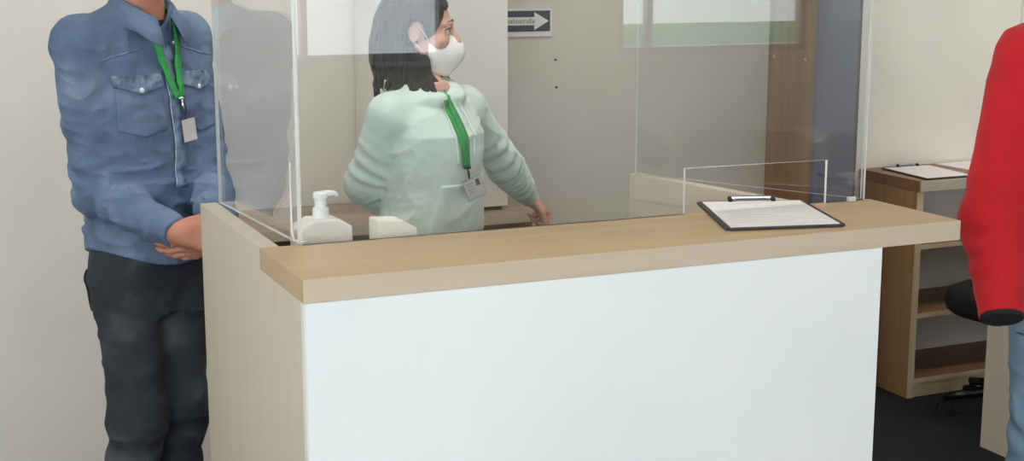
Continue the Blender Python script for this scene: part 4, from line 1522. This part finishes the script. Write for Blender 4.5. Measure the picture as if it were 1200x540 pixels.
# ---- person in the red jacket ------------------------------------------------
def build_red():
    C = at(1254, 200, 3.50)
    cR = np.array([math.cos(YAW), -math.sin(YAW), 0]); cF = np.array([math.sin(YAW), math.cos(YAW), 0])
    F_ = unit(cR * .97 + cF * .24); fr = Frame(C, F_)
    base = np.array([C[0], C[1], 0.0])
    R, F, U = fr.r, fr.f, np.array([0, 0, 1.0])
    shR = at(1208, 68, 3.39); shL = fr.w(-.19, .045, shR[2])
    elR = at(1164, 258, 3.38); wrR = at(1174, 371, 3.29)
    elL = fr.w(-.225, .06, 1.12); wrL = fr.w(-.20, .20, .95)
    hip = [fr.w(s_ * .095, .018, .90) for s_ in (1, -1)]
    kn = [fr.w(s_ * .10, .035, .50) for s_ in (1, -1)]
    an = [fr.w(s_ * .105, .02, .09) for s_ in (1, -1)]
    hc = fr.w(0, .02, 1.70)
    rings = [(.82, .155, .105, 0, .028), (.95, .155, .105, 0, .012), (1.10, .145, .105, 0, .005), (1.30, .165, .105, 0, 0), (1.40, .165, .09, 0, -.006), (1.455, .14, .075, 0, -.01), (1.50, .085, .062, 0, -.01), (1.53, .058, .056, 0, -.006)]
    B = Field((C[0] - .46, C[1] - .46, -.01), (C[0] + .46, C[1] + .42, 1.85), .005)
    B.torso(rings, fr, k=.02, square=2.2)
    B.cone(fr.w(0, -.01, 1.49), fr.w(0, .0, 1.63), .056, .054, .03)
    wB = wrR - unit(wrR - elR) * .035
    for a, b, c_ in ((shR, elR, wB), (shL, elL, wrL)):
        B.cone(a, b, .046, .038, .03); B.cone(b, c_, .038, .026, .015)
    for a, b, c_ in zip(hip, kn, an):
        B.cone(a, b, .078, .050, .03); B.cone(b, c_, .050, .036, .02); add_foot(B, c_, F, .20)
    P, A = add_head(B, hc, F, 1.0)
    add_hand(B, wB, unit(F * .45 - U * .05 - R * .88), -R, U, (.2, .25, .3, .3), .9, .02, .1, .15)
    add_hand(B, wrL, unit(F * .85 - U * .5 + R * .25), R, U, (.4, .45, .5, .55), .95, .04, .3, .4)
    V, Q = B.mesh(1)
    body = np_mesh('person', V, Q, M['skin'], None, base)
    body.location = base
    tag(body, 'person in a red jacket and light blue jeans beside the right end of the ledge', 'person')
    eyes(P, A, 1.0, body, base)
    Hf = Field(hc - .18, hc + .2, .006)
    Hf.ell(P(0, -.016, .042), (.086, .108, .093), A, .01); Hf.ell(P(0, -.055, -.03), (.078, .064, .085), A, .02)
    Hf.ell(P(0, .09, -.03), (.10, .075, .085), A, .02, 'sub')
    for sx in (-1, 1): Hf.ell(P(sx * .085, -.008, -.012), (.03, .026, .036), A, .006, 'sub')
    Hf.wrinkle(.003, 90, (1, 1, .4))
    V, Q = Hf.mesh(0)
    np_mesh('hair', V, Q, M['hair_dark'], body, base)
    J = Field((C[0] - .34, C[1] - .34, .06), (C[0] + .34, C[1] + .34, 1.0), .006)
    J.torso([(.78, .172, .120, 0, .03), (.88, .175, .124, 0, .025), (.98, .162, .116, 0, .0)], fr, k=.05, square=2.3)
    for a, b, c_, ph in zip(hip, kn, an, (0., 2.)):
        J.cone(a, b, .100, .076, .035, fold=(.004, 3, .1, .3, ph)); J.cone(b, c_, .076, .066, .02, fold=(.006, 4, .05, .35, ph), flat_end=True)
    J.wrinkle(.004, 11, (1, 1, 1.6))
    V, Q = J.mesh(1)
    jeans = np_mesh('jeans', V, Q, M['jeans_light'], body, base)
    jb = bvh_of(V, Q)
    fr2 = Frame(C[:2], R)
    surf_patch('pocket', jb, fr2, .02, .05, lambda u: .72, lambda u: .80, M['jeans_light'], jeans, base, .003, .006)
    for a_ in an: shoe('shoe', a_, F, M['shoe'], body, base)
    S = Field((C[0] - .48, C[1] - .48, .74), (C[0] + .48, C[1] + .44, 1.60), .0048)
    S.torso([(.79, .202, .172, 0, .030), (.95, .198, .162, 0, .020), (1.10, .182, .136, 0, .0), (1.28, .190, .130, 0, -.004), (1.40, .182, .112, 0, -.008), (1.455, .155, .092, 0, -.012), (1.50, .105, .082, 0, -.01), (1.55, .074, .072, 0, -.006)],
            fr, k=.02, zlo=.79, square=2.3)
    for a, b, c_, ph in ((shR, elR, wrR, .5), (shL, elL, wrL, 2.)):
        ax_ = unit(c_ - b)
        S.cone(a, b, .088, .078, .045, fold=(.002, 4, .9, .3, ph))
        S.cone(b, c_, .078, .052, .02, fold=(.003, 4, .3, .4, ph), flat_end=True)
    S.cone(fr.w(0, -.004, 1.47), fr.w(0, .0, 1.70), .066, .070, .008, 'sub')
    S.wrinkle(.004, 8, (1, 1, 1.2))
    V, Q = S.mesh(1)
    jk = np_mesh('jacket', V, Q, M['red'], body, base)
    for b, c_ in ((elR, wrR), (elL, wrL)):
        ax_ = unit(c_ - b)
        K = Field(c_ - .09, c_ + .09, .0045)
        K.cone(c_ - ax_ * .008, c_ + ax_ * .009, .0500, .0485, .003, flat_end=True, flat_start=True)
        V, Q = K.mesh(1)
        np_mesh('cuff', V, Q, M['black_cloth'], jk, base)


build_man()
build_woman()
build_red()
# ------------------------------------------------------------------ light, sky, camera
def area(name, loc, rot, sx, sy, L, col=(1, 1, 1)):
    ld = bpy.data.lights.new(name, 'AREA')
    ld.shape = 'RECTANGLE'; ld.size = sx; ld.size_y = sy
    ld.energy = L * PI * sx * sy
    ld.color = col
    o = bpy.data.objects.new(name, ld)
    COL.objects.link(o)
    o.location = loc; o.rotation_euler = rot
    return o
SKY = 2.3
for (a, b) in WIN:
    area('window_daylight', ((a + b) / 2, YF - .16, (SILL + 2.55) / 2), (PI / 2, 0, 0), b - a - .02, 2.55 - SILL - .02, SKY, (.90, .94, 1.0))
area('window_daylight', (XL - .16, (YF + .25 - 1.2) / 2, 1.475), (PI / 2, 0, -PI / 2), -1.2 - YF - .25 - .02, 2.2, SKY * 1.9, (.95, .98, 1.0))  # light of the added side window
w = bpy.data.worlds.new('sky'); SC.world = w; w.use_nodes = True
bg = w.node_tree.nodes['Background']
bg.inputs[0].default_value = (.85, .92, 1.0, 1); bg.inputs[1].default_value = 1.4

cd = bpy.data.cameras.new('camera')
cam = bpy.data.objects.new('camera', cd)
COL.objects.link(cam)
cd.sensor_fit = 'HORIZONTAL'; cd.sensor_width = 36; cd.lens = FPX / 1200 * 36
cd.clip_start = .05
cam.location = CAM
cam.rotation_euler = (PI / 2 - PITCH, 0, -YAW)
SC.camera = cam
SC.view_settings.view_transform = 'Standard'
SC.view_settings.look = 'None'
SC.view_settings.exposure = 0.29
SC.view_settings.gamma = 1.0
SC.view_settings.use_curve_mapping = False
SC.cycles.use_denoising = True
SC.cycles.max_bounces = 12
SC.cycles.transparent_max_bounces = 24
SC.cycles.diffuse_bounces = 5
SC.cycles.caustics_reflective = False
SC.cycles.caustics_refractive = False
